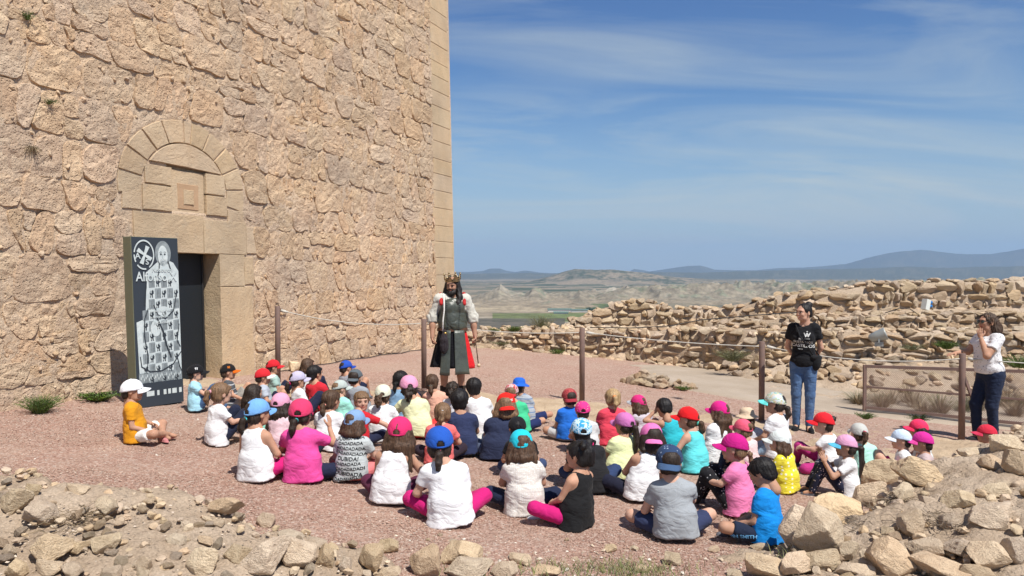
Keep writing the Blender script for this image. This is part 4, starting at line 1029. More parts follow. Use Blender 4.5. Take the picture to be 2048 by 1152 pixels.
    # legwear
    if pants:
        q = Field(res*.95); q.ell(sp(.080, 0, .01), (.130, .096, .074), k=.03)
        for i in (0, 1):
            kn, an = [np.array(z) for z in legs[i]]
            if pants[0] == 'long': q.cap(HIP[i]+np.array([0, .03, -.01]), kn, .066, .056, k=.03).cap(kn, an, .055, .040, k=.02, cut=True)
            else: q.cap(HIP[i]+np.array([0, .03, -.01]), HIP[i]+(kn-HIP[i])*.80, .068, .068, k=.03, cut=True)
        q.pl((0, 0, .006+lift), (0, 0, -1)); V, F = q.build(.005, (12, 12, 12), sd+3, True); mk('trousers' if pants[0] == 'long' else 'shorts', V, F, cloth(pants[1], *pants[2:]), t)
    # shoes
    for i in (0, 1):
        kn, an = [np.array(z) for z in legs[i]]; d = an-kn; a = math.atan2(-(an[0]-kn[0]), abs(an[1]-kn[1])+.02)
        if pose in ('cross', 'wide'): a = R(-70 if i else 70)*(-1)
        o = inst('shoe', SHOEME, t, Matrix.Translation((an[0], an[1], max(0.0, an[2]-.055))) @ Matrix.Rotation(a*.8, 4, 'Z') @ Matrix.Diagonal((.82, .82, .82, 1))); matobj(o, cloth(shoes))
    # hair
    Hm = Matrix.Translation(Hc) @ Rh.to_4x4(); hcx = hairm(HC[hair[0]]); st = hair[1]; hf = Field(.0105)
    capd = cap is not None; kx = .001 if capd else .008
    hf.ell((0, -.016, .022), (.075+kx, .090+kx, .084+kx*.9), k=.02)
    if st == 'short': hf.cap((-.03, -.06, -.045), (.03, -.06, -.045), .034, k=.03)
    else: hf.cap((-.035, -.05, -.04), (.035, -.05, -.04), .042, k=.03)
    hf.ell((0, .075, -.055), (.075, .085, .10), k=.012, sub=True)
    for sg in (-1, 1): hf.ell((sg*.085, -.004, -.03), (.022, .022, .03), k=.01, sub=True)
    if not capd: hf.ell((0, .062, .052), (.052, .03, .022), k=.015)
    if st in ('long', 'shoulder', 'bob'):
        zl = {'long': -.27, 'shoulder': -.17, 'bob': -.11}[st]
        for xx in (-.062, -.03, 0, .03, .062): hf.chain([(xx, -.045-.03*(1-abs(xx)/.07), .0), (xx*1.3, -.06-.035*(1-abs(xx)/.07), -.09), (xx*1.65, -.07-.03*random.random(), zl+random.uniform(-.02, .04))], [.03, .033, .014], .016)
        for sg in (-1, 1): hf.chain([(sg*.072, -.01, .01), (sg*.088, -.012, -.07), (sg*.102, -.02, zl*.75)], [.020, .024, .012], .02)
    if st in ('pony', 'lowpony', 'curly', 'longpony', 'braid'):
        z0 = {'pony': .03, 'lowpony': -.035, 'curly': -.005, 'longpony': -.01, 'braid': -.04}[st]; y0 = -.105 if st != 'lowpony' else -.09
        Ln = {'pony': .15, 'lowpony': .13, 'curly': .12, 'longpony': .30, 'braid': .22}[st]; rw = {'curly': .036, 'longpony': .026, 'braid': .017}.get(st, .024)
        sw = random.uniform(-.02, .02)
        if st == 'braid':
            for k in range(8): hf.ell((.02*math.sin(k*.5)+(.006 if k % 2 else -.006), y0-.015-.01*math.sin(k*.4), z0-.028*k), (.019, .017, .019), k=.004)
        else: hf.chain([(0, y0+.02, z0), (sw*.4, y0-.035, z0-.01), (sw, y0-.045, z0-Ln*.5), (sw*1.6, y0-.025, z0-Ln)], [.016, rw, rw*1.05, rw*.4], .012)
    if st == 'bun': hf.ell((0, -.095, .05), (.034, .03, .034), k=.01)
    if st == 'pigtails':
        for sg in (-1, 1): hf.ell((sg*.05, -.055, .09), (.026, .026, .028), k=.006); hf.chain([(sg*.055, -.06, .10), (sg*.085, -.07, .085), (sg*.09, -.075, .06)], [.018, .02, .01], .01)
        hf.chain([(0, -.07, .02), (0, -.09, -.05)], [.04, .03], .02)
    if capd: hf.pl((0, 0, .085), (0, 0, 1))
    V, F = hf.build()
    an_ = np.arctan2(V[:, 0], V[:, 1]+.02); Nn = vnormals(V, F); amp = .016 if st == 'curly' else .0075
    qn = np.stack([an_*9, V[:, 2]*(40 if st == 'curly' else 9), np.full(len(V), sd*.7)], 1)
    amp = amp*(1-.9*sstep(-.045, .0, V[:, 2])*(V[:, 1] > -.112)*(np.abs(V[:, 0]) < .09)) if capd else amp*np.ones(len(V))
    V = V+Nn*(amp*(fbm(qn, 2, .6, sd)+.5*vnoise(np.stack([an_*16, V[:, 2]*14, np.full(len(V), sd)], 1), sd+5)+.4*vnoise(np.stack([an_*24, V[:, 2]*5, an_*0], 1), sd)))[:, None]
    o = mk('hair', V, F, hcx, t); o.matrix_basis = Hm
    if tie and st in ('pony', 'lowpony', 'curly', 'longpony', 'braid'):
        v, f_ = tube([(0, y0-.004, z0), (0, y0-.018, z0-.003)], .021, 10); mk('hair_tie', v, f_, cloth(tie), o)
    if st == 'pigtails' and tie:
        for sg in (-1, 1): v, f_ = ball((sg*.066, -.075, .075), (.014, .009, .016)); mk('hair_bobble', v, f_, cloth(tie), o)
    if cap:
        kind, cc = cap[0], cap[1]; bc = cap[2] if len(cap) > 2 and cap[2] else cc
        if kind == 'hat':
            o = inst('sun_hat', HATME, t, Hm @ Matrix.Translation((0, 0, .012)) @ Matrix.Rotation(R(-4), 4, 'X')); matobj(o, cc if not isinstance(cc, tuple) else cloth(cc)); solid(o)
        else:
            back = kind == 'back'; tilt = random.uniform(-4, 4)
            Mc = Hm @ Matrix.Translation((0, 0, .006)) @ Matrix.Rotation(R(tilt), 4, 'Y') @ Matrix.Rotation(R(random.uniform(-10, 10)+(180 if back else 0)), 4, 'Z') @ Matrix.Rotation(R(3 if not back else -9), 4, 'X')
            sc_ = random.uniform(.99, 1.05); Mc = Mc @ Matrix.Diagonal((sc_, sc_, sc_, 1))
            o = inst('cap', CAPME, t, Mc); matobj(o, cloth(cc, *cap[3:]) if isinstance(cc, tuple) else cc); solid(o)
            o2 = inst('brim', BRIMME, o); matobj(o2, cloth(bc)); solid(o2, .004)
            if extra: extra(t, o, so_)
    if extra and not cap: extra(t, None, so_)
    t['scale_used'] = s; del t['scale_used']
    return t, so_
def text_mesh(txt, size):
    c = bpy.data.curves.new('t', 'FONT'); c.body = txt; c.size = size; c.align_x = 'CENTER'; c.align_y = 'CENTER'; c.offset = size*.018
    o = bpy.data.objects.new('t', c); COL.objects.link(o); dg = bpy.context.evaluated_depsgraph_get(); me = bpy.data.meshes.new_from_object(o.evaluated_get(dg))
    bpy.data.objects.remove(o); bm = bmesh.new(); bm.from_mesh(me); bmesh.ops.triangulate(bm, faces=bm.faces[:])
    for _ in range(1): 
        L = [e for e in bm.edges if e.calc_length() > size*.25]
        if L: bmesh.ops.subdivide_edges(bm, edges=L, cuts=1)
    bmesh.ops.triangulate(bm, faces=bm.faces[:]); V = [v.co.copy() for v in bm.verts]; F = [tuple(v.index for v in f.verts) for f in bm.faces]; bm.free(); return V, F
def letter(target, lines, color, back=True, parent=None, name='lettering'):
    """lines: (text, size, x, z[, rotation]) drawn on the front or back of a garment; follows its surface"""
    me = target.data; bv = BVHTree.FromPolygons([v.co[:] for v in me.vertices], [p.vertices[:] for p in me.polygons])
    VV = []; FF = []
    for ln in lines:
        txt, size, x0, z0 = ln[:4]; a = R(ln[4]) if len(ln) > 4 else 0; V, F = text_mesh(txt, size); o = len(VV); pv = []
        for v in V:
            x = v.x*math.cos(a)-v.y*math.sin(a); z = v.x*math.sin(a)+v.y*math.cos(a)
            if back: orig = Vector((x0+x, -1, z0+z)); d = Vector((0, 1, 0))
            else: orig = Vector((x0-x, 1, z0+z)); d = Vector((0, -1, 0))
            hitp = bv.ray_cast(orig, d); pv.append(hitp[0]+hitp[1]*.003 if hitp[0] is not None else None)
        VV += [p if p is not None else Vector((0, 0, 0)) for p in pv]
        FF += [tuple(i+o for i in f) for f in F if all(pv[i] is not None for i in f)]
    ob = mk(name, [tuple(v) for v in VV], FF, cloth(color), parent or target, smooth=False); ob.matrix_basis = Matrix.Identity(4); return ob
W = (.74, .74, .75); PINK = (.62, .035, .22); HOT = (.72, .04, .16); NAVY = (.018, .022, .05); BLK = (.012, .012, .014)
LEG = (.50, .015, .15); GREY = (.33, .34, .35); JEAN = (.07, .12, .24)
# ------------------------------------------------------------ the audience
def dubida(t, cap, sh):
    r = [('DADA', .042), ('DADA', .036)]; L = []
    z = .41; k = 0
    rows = ['DUBIDA!DA', 'DADADADA', 'A!DADADADA', 'DADADADADA', 'DUBIDA!', 'DADADADA', 'DADADADADI', 'DUBIDADA', 'DADADADADA']
    for i, tx in enumerate(rows): L.append((tx, .050 if 'DUB' in tx else .040, random.uniform(-.01, .01), .43-.047*i, random.uniform(-5, 5)))
    letter(sh, L, BLK)
def capnum(txt, color, x=0, z=.06):
    def f(t, cap, sh):
        if cap is None: return
        me = cap.data; bv = BVHTree.FromPolygons([v.co[:] for v in me.vertices], [p.vertices[:] for p in me.polygons]); VV = []; FF = []
        V, F0 = text_mesh(txt, .036)
        for side in (-1, 1):
            VV = []; o = 0
            for v in V:
                a = R(35)*side; d0 = Vector((math.cos(a)*side, 0, 0)); orig = Vector((side*.3, x*1.0+side*v.x, z+v.y)); hp = bv.ray_cast(orig, Vector((-side, 0, 0)))
                VV.append(hp[0]+Vector((side*.003, 0, 0)) if hp[0] is not None else Vector((side*.08, 0, z)))
            mk('lettering', [tuple(v) for v in VV], F0, cloth(color), cap, smooth=False)
    return f
def backtext(txt, color, sz=.03):
    def f(t, cap, sh):
        me = cap.data; bv = BVHTree.FromPolygons([v.co[:] for v in me.vertices], [p.vertices[:] for p in me.polygons]); V, F = text_mesh(txt, sz); VV = []
        for v in V:
            hp = bv.ray_cast(Vector((-v.x, .4, .058+v.y)), Vector((0, -1, 0))); VV.append(hp[0]+Vector((0, .003, 0)) if hp[0] is not None else Vector((0, .09, .05)))
        mk('lettering', [tuple(v) for v in VV], F, cloth(color), cap, smooth=False)
    return f
child(272, 757, 272, 888, 72, 'boy in a mustard yellow tee and white cap sitting before the dark panel', ('tee', (.62, .27, .015)), ('short', (.72, .71, .68)), ('dark', 'short'), ('front', (.78, .79, .82)), pose='cross', arms=('lap', 'low'), skin='mid', shoes=(.5, .2, .2))
child(397, 728, 393, 826, 68, 'boy in a pale blue tee with a black cap numbered 93', ('tee', (.34, .60, .72)), ('long', (.05, .10, .20), 'denim', (.09, .16, .28)), ('dark', 'short'), ('front', BLK), pose='hug', arms=('knee', 'knee'), skin='fair', extra=capnum('93', (.8, .8, .8)))
child(455, 726, 462, 822, 65, 'boy in a dark grey striped shirt with an orange trimmed black cap', ('tee', (.075, .08, .09), 'stripes', (.5, .5, .5)), ('short', (.3, .28, .25)), ('brown', 'short'), ('front', (.016, .014, .014), (.60, .12, .01)), pose='hug', arms=('knee', 'wide'), skin='mid', extra=capnum('SE', (.75, .2, .02)))
child(446, 766, 433, 893, 48, 'bareheaded blonde girl with a ponytail, white tee and dark trousers at the left', ('tee', W), ('long', (.018, .022, .045)), ('light', 'pony'), None, pose='hug', arms=('knee', 'knee'), skin='fair', tie=(.6, .3, .35))
child(527, 735, 552, 806, 66, 'child in a red cap farthest back beside the first post, mostly hidden', ('tee', (.35, .5, .45)), ('short', NAVY), ('dark', 'short'), ('front', (.58, .02, .03)), pose='hug', skin='mid')
child(522, 750, 532, 832, 66, 'child in a pale grey tee and a red cap with white peak', ('tee', (.40, .44, .50)), ('short', NAVY), ('dark', 'short'), ('front', (.60, .025, .035), (.70, .66, .60)), pose='hug', skin='mid')
child(509, 775, 518, 878, 30, 'bareheaded girl with long dark hair and mint top behind a blue cap', ('tee', (.25, .62, .50)), ('long', NAVY), ('dark', 'long'), None, pose='hug', skin='mid')
child(516, 797, 513, 966, 22, 'girl in a light blue cap and white sleeveless top with pink leggings', ('tank', W), ('long', LEG), ('dark', 'lowpony'), ('front', (.16, .36, .68)), pose='cross', arms=('lap', 'lap'), skin='mid', tie=(.05, .6, .7), hyaw=20)
child(562, 786, 566, 915, 12, 'long haired girl in a light pink cap and pale pink tee', ('tee', (.70, .50, .54)), ('long', NAVY), ('dark', 'long'), ('front', (.68, .32, .45)), pose='cross', skin='mid')
child(601, 798, 607, 968, 6, 'girl in a bright pink tee and deep pink cap with her right hand raised', ('tee', (.70, .075, .30)), ('long', NAVY), ('dark', 'lowpony'), ('front', (.62, .045, .13)), pose='lean_r', arms=('lap', 'up'), skin='mid', tie=(.05, .4, .4), shoes=(.65, .66, .68))
child(597, 741, 603, 845, 55, 'girl in a lavender cap and white tee with a pink hair tie', ('tee', W), ('long', NAVY), ('dark', 'lowpony'), ('front', (.48, .44, .58)), pose='hug', skin='mid', tie=(.7, .03, .18))
child(618, 729, 612, 800, 40, 'bareheaded child with light brown hair hidden behind the boy in red', ('tee', (.6, .6, .6)), ('long', NAVY), ('brown', 'shoulder'), None, pose='hug', skin='fair')
child(632, 731, 640, 832, 25, 'bareheaded boy with short dark hair in a red polo shirt', ('tee', (.55, .025, .04)), ('short', NAVY), ('black', 'short'), None, pose='cross', skin='mid', hyaw=15)
child(662, 781, 655, 905, 14, 'bareheaded girl with a brown ponytail and peach tie in a white tee', ('tee', W), ('long', (.25, .28, .35), 'small', (.6, .6, .6)), ('brown', 'lowpony'), None, pose='cross', skin='mid', tie=(.8, .3, .25), hyaw=15)
child(682, 761, 690, 862, 38, 'child in a pale grey green cap and mint tee', ('tee', (.32, .68, .58)), ('long', NAVY), ('light', 'short'), ('front', (.42, .47, .44)), pose='cross', skin='fair', hyaw=15)
child(693, 728, 702, 805, 25, 'boy in a royal blue cap behind the boy in a dark grey cap', ('tee', (.3, .3, .33)), ('short', NAVY), ('dark', 'short'), ('front', (.025, .08, .42), (.02, .06, .34)), pose='hug', skin='mid', hyaw=20)
child(712, 738, 722, 838, 14, 'boy in a grey tee with a charcoal cap worn backwards', ('tee', (.30, .32, .35)), ('short', NAVY), ('dark', 'short'), ('back', (.10, .12, .135)), pose='cross', skin='mid')
child(722, 784, 712, 900, 10, 'bareheaded boy in a red shirt looking back over his shoulder at the camera', ('tee', (.50, .02, .03)), ('long', NAVY), ('light', 'short'), None, pose='cross', arms=('lap', ((.30, .10, .27), (.40, .13, .17), (.9, .1, -.3))), skin='fair', hyaw=150)
child(709, 819, 703, 968, 6, 'girl in a denim blue cap and pale grey shirt covered in black lettering', ('tee', (.45, .48, .48)), ('short', (.66, .18, .18)), ('brown', 'bob'), ('front', (.20, .32, .52)), pose='cross', skin='fair', hyaw=20, extra=dubida)
child(765, 769, 763, 886, 3, 'girl in a cream and navy cap with a curly ponytail and white tee', ('tee', W), ('long', NAVY), ('brown', 'curly'), ('front', (.66, .66, .52), (.03, .045, .11)), pose='cross', skin='mid')
child(803, 742, 797, 848, 25, 'dark haired girl in a blue denim shirt holding a hand to her chin', ('tee', (.20, .34, .50), 'denim', (.26, .4, .55)), ('long', NAVY), ('black', 'lowpony'), None, pose='hug', arms=('lap', 'face'), skin='mid')
child(819, 751, 838, 880, -4, 'girl in a pale pink cap with a curly ponytail and pale yellow tee', ('tee', (.72, .72, .44)), ('short', (.62, .04, .04)), ('dark', 'curly'), ('front', (.70, .30, .45)), pose='cross', arms=('wide', 'lap'), skin='mid', hyaw=-10)
child(797, 834, 780, 1016, 6, 'girl with long brown hair in a hot pink cap and gathered white top', ('tank', (.76, .75, .76)), ('long', (.10, .02, .05)), ('brown', 'long'), ('front', (.65, .03, .14)), pose='cross', arms=('lap', 'wide'), skin='mid')
child(866, 749, 880, 850, 4, 'girl with a brown ponytail and teal hair tie in a peach and teal top', ('tee', (.68, .38, .28)), ('long', NAVY), ('brown', 'lowpony'), None, pose='cross', skin='mid', tie=(.02, .5, .55))
child(884, 806, 878, 932, -4, 'girl in a coral tee with a light brown ponytail', ('tee', (.72, .15, .15)), ('long', (.03, .02, .03)), ('light', 'pony'), None, pose='cross', skin='fair', tie=(.5, .5, .5))
child(906, 768, 912, 862, 5, 'curly brown haired child hidden behind the boy in navy', ('tee', (.6, .6, .65)), ('long', NAVY), ('dark', 'curly'), None, pose='cross', skin='mid')
child(919, 779, 925, 916, -2, 'bareheaded boy with thick black hair in a navy tee and pale trousers', ('tee', (.03, .04, .095)), ('long', (.52, .51, .47)), ('black', 'short'), None, pose='cross', skin='mid')
child(949, 756, 962, 872, -4, 'bareheaded boy with short black hair in a plain white tee', ('tee', W), ('long', (.35, .35, .36)), ('black', 'short'), None, pose='cross', skin='mid')
child(880, 854, 903, 1056, -6, 'girl in a royal blue cap, white tee and magenta leggings, nearest the camera', ('tee', (.78, .78, .80)), ('long', LEG), ('dark', 'lowpony'), ('front', (.02, .09, .42)), pose='wide', arms=('low', 'low'), skin='fair', tie=(.7, .08, .2), res=.013)
child(1030, 756, 1052, 850, 22, 'child in a royal blue brimmed hat and grey striped tee', ('tee', (.36, .39, .43), 'stripes', (.12, .2, .35)), ('short', (.02, .03, .10)), ('dark', 'short'), ('hat', (.02, .12, .55)), pose='wide', skin='mid')
child(1021, 768, 1040, 868, 8, 'child in a green tee with a red patterned cap worn backwards', ('tee', (.06, .50, .25)), ('short', (.02, .03, .10)), ('light', 'short'), ('back', (.50, .03, .035), None, 'camo', (.6, .5, .5)), pose='wide', arms=('lap', 'low'), skin='mid')
child(1010, 786, 992, 925, 4, 'child in a navy top and a red cap with white lettering worn backwards', ('tee', (.028, .036, .075)), ('long', (.09, .11, .17)), ('light', 'bob'), ('back', (.70, .02, .015)), pose='cross', skin='fair', extra=backtext('LUTTADS', (.7, .7, .7), .026))
child(1036, 833, 1050, 965, -4, 'child in a black cap and black tee behind the girl in turquoise', ('tee', BLK), ('long', (.04, .06, .13)), ('black', 'short'), ('front', (.014, .014, .016)), pose='cross', arms=('low', 'low'), skin='mid')
child(1043, 859, 1050, 1034, -3, 'girl in a turquoise cap and beige dotted tee with navy leggings', ('tee', (.62, .58, .53), 'mesh', (.78, .78, .76)), ('long', (.016, .022, .05)), ('brown', 'shoulder'), ('front', (.02, .50, .62)), pose='wide', skin='mid', res=.014)
child(1138, 777, 1138, 886, -14, 'boy in a blue tee with a maroon patterned cap worn backwards', ('tee', (.02, .14, .55)), ('short', (.45, .45, .45)), ('dark', 'short'), ('back', (.30, .03, .045), None, 'camo', (.40, .09, .08)), pose='wide', arms=('low', 'lap'), skin='mid')
child(1166, 815, 1175, 915, -6, 'child in a hot pink cap with a pale printed front, half hidden', ('tee', (.55, .55, .55)), ('long', NAVY), ('dark', 'short'), ('front', (.68, .04, .22), None, 'small', (.55, .4, .35)), pose='hug', skin='mid')
child(1225, 778, 1222, 893, -4, 'blonde girl with an orange hair tie in a coral red top', ('tee', (.68, .06, .10)), ('long', (.02, .03, .08)), ('blond', 'pony'), None, pose='cross', skin='fair', tie=(.8, .2, .03))
child(1165, 837, 1188, 990, -8, 'child in a blue wave patterned cap and black tee', ('tee', (.02, .02, .022)), ('long', (.03, .05, .12)), ('black', 'short'), ('front', (.04, .30, .55), None, 'camo', (.55, .70, .78)), pose='cross', arms=('lap', 'low'), skin='mid')
child(1152, 881, 1152, 1060, -50, 'girl with pinned pigtails in a black sleeveless top and magenta leggings', ('tank', (.014, .014, .015)), ('long', LEG), ('black', 'pigtails'), None, pose='cross', arms=('lap', 'lap'), skin='mid', tie=(.75, .03, .18), shoes=(.6, .6, .62), hyaw=-10, res=.013)
child(1276, 802, 1290, 892, -30, 'girl with long brown hair in a hot pink cap with a grey peak', ('tee', (.5, .45, .5)), ('long', NAVY), ('brown', 'long'), ('front', (.62, .03, .18), (.45, .48, .52)), pose='cross', skin='mid', hyaw=-15)
child(1247, 825, 1243, 962, -18, 'girl in a mauve cap with a long dark ponytail and pale yellow lace top', ('flow', (.72, .76, .42)), ('long', BLK), ('dark', 'longpony'), ('front', (.52, .16, .40)), pose='cross', skin='mid', hyaw=-20)
child(1300, 847, 1282, 1008, -12, 'girl in a bubblegum pink cap worn backwards and a white ribbed tee', ('tank', W), ('long', (.014, .015, .03)), ('dark', 'bob'), ('back', (.70, .17, .42)), pose='cross', arms=('lap', 'lap'), skin='mid')
child(1330, 800, 1350, 912, -16, 'bareheaded dark haired child in a teal top resting their head on one hand', ('tank', (.03, .42, .50)), ('short', NAVY), ('black', 'short'), None, pose='hug', arms=('head', 'lap'), skin='mid', hpitch=22)
child(1374, 813, 1392, 950, -40, 'girl in a red cap and turquoise strappy top', ('tank', (.12, .62, .66)), ('long', (.10, .35, .38)), ('brown', 'lowpony'), ('front', (.70, .015, .02)), pose='cross', arms=('wide', 'lap'), skin='fair', hyaw=-20, tie=(.1, .5, .4))
child(1342, 891, 1352, 1088, 3, 'boy in a grey tee and navy shorts with a denim cap worn backwards', ('tee', (.32, .34, .36)), ('short', (.035, .045, .10)), ('dark', 'short'), ('back', (.03, .055, .12), (.05, .095, .19), 'small', (.25, .3, .4)), pose='wide', arms=('low', 'knee'), skin='fair', res=.013)
child(1435, 801, 1428, 928, -38, 'girl with long brown hair in a magenta cap and speckled white tee', ('tee', W, 'small', (.45, .45, .5)), ('long', (.02, .16, .10)), ('brown', 'long'), ('front', (.66, .02, .22)), pose='cross', skin='mid', hyaw=-10)
M_straw = mat('striped_straw', (.62, .50, .38), .9, obj=False)
child(1495, 819, 1506, 926, -10, 'girl in a striped straw sun hat and pale grey tee', ('tee', (.56, .56, .62)), ('long', NAVY), ('brown', 'lowpony'), ('hat', (.62, .48, .34)), pose='cross', skin='fair')
child(1484, 857, 1500, 958, -40, 'child in a coral cap hidden behind the girl in a magenta cap', ('tee', (.72, .52, .52)), ('long', NAVY), ('light', 'bun'), ('front', (.70, .10, .17)), pose='hug', skin='fair')
child(1464, 866, 1478, 1034, -52, 'girl with a braid in a magenta cap, pink tee and black patterned trousers', ('tee', (.74, .20, .40)), ('long', (.015, .015, .018), 'small', (.5, .5, .5)), ('light', 'braid'), ('front', (.50, .015, .20)), pose='hug', arms=('knee', 'knee'), skin='fair', hyaw=-10, tie=(.2, .1, .1), res=.014)
child(1548, 783, 1556, 938, -38, 'girl sitting up tall in a shiny holographic cap and white tee', ('tee', W), ('short', (.30, .42, .55)), ('dark', 'lowpony'), ('front', (.5, .6, .6), (.15, .72, .68), 'holo', (.8, .8, .8)), pose='cross', arms=('low', 'low'), skin='mid', hyaw=-20, lift=.13)
child(1556, 868, 1576, 990, -45, 'girl in a white cap and yellow polka dot top', ('tee', (.72, .62, .05), 'dots', (.75, .74, .6)), ('long', (.62, .62, .28)), ('brown', 'shoulder'), ('front', (.62, .66, .64)), pose='cross', skin='fair', hyaw=-20)
def shorttext(t, cap, sh):
    pr = [o for o in t.children if o.name.startswith('shorts')][0]
    me = pr.data; bv = BVHTree.FromPolygons([v.co[:] for v in me.vertices], [p.vertices[:] for p in me.polygons]); VV = []; FF = []
    V, F = text_mesh('JOHN SMITH', .042)
    for v in V:
        hp = bv.ray_cast(Vector((-.6, .12+v.x*-.9, .09+v.y)), Vector((1, 0, 0))); VV.append(tuple(hp[0]+Vector((-.003, 0, 0))) if hp[0] is not None else (0, 0, .05))
    mk('lettering', VV, F, cloth((.15, .4, .7)), pr, smooth=False)
child(1522, 923, 1535, 1094, -48, 'bareheaded boy with black hair bending forward in a bright blue tee', ('tee', (.008, .22, .62)), ('short', (.015, .022, .045)), ('black', 'short'), None, pose='cross', arms=('low', 'low'), skin='mid', hpitch=26, hyaw=-5, fwd=.10, res=.013, extra=shorttext)
child(1644, 824, 1660, 950, -52, 'girl in a red cap and white tee with dark pink leggings', ('tee', W), ('long', (.40, .03, .17)), ('dark', 'bun'), ('front', (.68, .02, .03)), pose='lean_l', arms=('knee', 'lap'), skin='fair', hyaw=-20)
child(1720, 848, 1733, 965, -8, 'girl in a light grey cap with a pink tied ponytail and mint tee', ('tee', (.42, .74, .64)), ('long', LEG), ('brown', 'pony'), ('front', (.48, .48, .45)), pose='cross', skin='fair', tie=(.8, .1, .2))
child(1684, 867, 1694, 1000, -74, 'girl in a pink and blue cap with long dark ponytail, hands raised', ('tee', W), ('long', (.02, .022, .045), 'small', (.55, .45, .45)), ('dark', 'longpony'), ('front', (.66, .33, .50), (.10, .45, .65)), pose='hug', arms=('up', 'up'), skin='mid', res=.014)
child(1832, 851, 1846, 948, -62, 'girl with dark bobbed hair in a neon pink cap', ('tee', (.6, .62, .62)), ('long', NAVY), ('dark', 'bob'), ('front', (.80, .04, .12)), pose='cross', skin='mid')
child(1795, 880, 1806, 978, -72, 'boy in a white cap with a blue splash and white tee, in profile', ('tee', W), ('short', (.6, .03, .15)), ('dark', 'short'), ('front', (.55, .66, .80), (.72, .75, .80)), pose='hug', skin='fair')
child(1838, 902, 1848, 985, -66, 'child in a magenta cap behind the large boulder, only the cap showing', ('tee', (.5, .4, .4)), ('long', NAVY), ('dark', 'short'), ('front', (.60, .03, .28), (.70, .07, .32)), pose='cross', skin='mid')
child(1966, 886, 1978, 960, -70, 'child in a red cap low behind the earth bank at the far right', ('tee', (.5, .4, .4)), ('long', NAVY), ('dark', 'short'), ('front', (.60, .03, .06), (.55, .04, .09)), pose='cross', skin='mid')
print('SCALES', SCALES)
# ------------------------------------------------------------ adults (units of metres for a 1.75 m figure, facing +Y)
def adult_root(fx, fy, topx, topy, head, label, Hn, mir=1):
    g = hit(fx, fy, lambda x, y: max(float(gz(x, y)), float(bed(x, y))) if 7.3 < y < 12.6 else float(gz(x, y)), 3, 30)
    zt = at(topx, topy, g.y).z; s = (zt-g.z)/Hn
    t = thing('person', label, 'adult', (g.x, g.y, g.z), -R(head)); t.scale = (s*mir, s, s); print('ADULT', label, round(s, 3), g); return t
def boots(t, m, an, yaw=(0, 0), sc=1.25, name='shoe'):
    for i in (0, 1):
        o = inst(name, SHOEME, t, Matrix.Translation((an[i][0], an[i][1]-.01, 0)) @ Matrix.Rotation(R(yaw[i]), 4, 'Z') @ Matrix.Diagonal((sc, sc, sc*1.05, 1))); matobj(o, m)
def head_part(sk, Hc, hyaw, hpitch, sc=1.12, brow=(.02, .014, .01), smile=False):
    Rh = Matrix.Rotation(R(-hyaw), 3, 'Z') @ Matrix.Rotation(R(-hpitch), 3, 'X'); RN = np.array(Rh)
    v, f, c = make_head(.0055, sk, brow, True, smile); return (v*sc@RN.T+np.array(Hc), f, c), Matrix.Translation(Hc) @ Rh.to_4x4() @ Matrix.Scale(sc, 4)
def add_hair(t, f, m, Hm, amp, sd, cy=.02, fq=9):
    V, F = f.build(); an_ = np.arctan2(V[:, 0], V[:, 1]+cy); Nn = vnormals(V, F)
    V = V+Nn*(amp*(fbm(np.stack([an_*fq, V[:, 2]*10, np.full(len(V), sd)], 1), 2, .6, sd)+.5*vnoise(np.stack([an_*30, V[:, 2]*6, an_*0], 1), sd)))[:, None]
    o = mk('hair', V, F, m, t); o.matrix_basis = Hm; return o
def garment(t, name, f, m, amp=.008, fs=(9, 9, 9), sd=1, parent=None, ridge=True):
    V, F = f.build(amp, fs, sd, ridge); return mk(name, V, F, m, parent or t)

# ---- the costumed king
t = adult_root(905, 799, 898, 556, 172, 'bearded man dressed as a king in crown, green leather armour and long skirt', 1.75, -1)
sk = np.array((.40, .225, .15)); an = [(-.12, .0, .09), (.13, .03, .09)]
SH = [np.array((-.205, 0, 1.44)), np.array((.205, 0, 1.44))]; EL = [np.array((-.285, -.02, 1.15)), np.array((.30, -.02, 1.14))]; WR = [np.array((-.29, .08, .90)), np.array((.325, .05, .91))]
b = Field(.011); b.ell((0, 0, 1.0), (.17, .13, .13), k=.06).ell((0, .03, 1.13), (.165, .14, .14), k=.06).ell((0, .01, 1.33), (.17, .12, .16), k=.06).cap((-.15, 0, 1.44), (.15, 0, 1.44), .06, k=.05).cap((0, 0, 1.45), (0, .015, 1.56), .062, .056, k=.03)
for i in (0, 1):
    sx = (-1, 1)[i]; b.cap((sx*.09, 0, .95), (sx*.115, .02, .50), .095, .062, k=.04).cap((sx*.115, .02, .50), an[i], .064, .042, k=.02).ell((sx*.118, -.015, .36), (.052, .055, .11), k=.03).cap(an[i], (an[i][0], an[i][1]+.09, .05), .042, .034, k=.02)
    b.cap(SH[i], EL[i], .056, .044, k=.04).cap(EL[i], WR[i], .046, .031, k=.02).ell(EL[i]*.65+WR[i]*.35, (.046, .05, .075), k=.02)
bv = b.build(); hp, Hm = head_part(sk, (0, .035, 1.645), -24, 8, 1.13, (.02, .015, .012))
hl = hand(-1, WR[0], (0.05, .15, -1), (.9, .2, 0), 1.05, .006, 75); hr = hand(1, WR[1], (0, .25, -1), (-.9, .2, 0), 1.05, .006, 80)
V, F, C = cat((bv[0], bv[1], sk), hp, (hl[0], hl[1], sk), (hr[0], hr[1], sk)); mk('body', V, F, M_skin, t, cattr=C)
Wsh = cloth((.54, .52, .46)); M_arm = mat('green_leather', (.075, .085, .065), .34, (.05, .055, .045), 6, .5, 14, .02, spec=.6, obj=False)
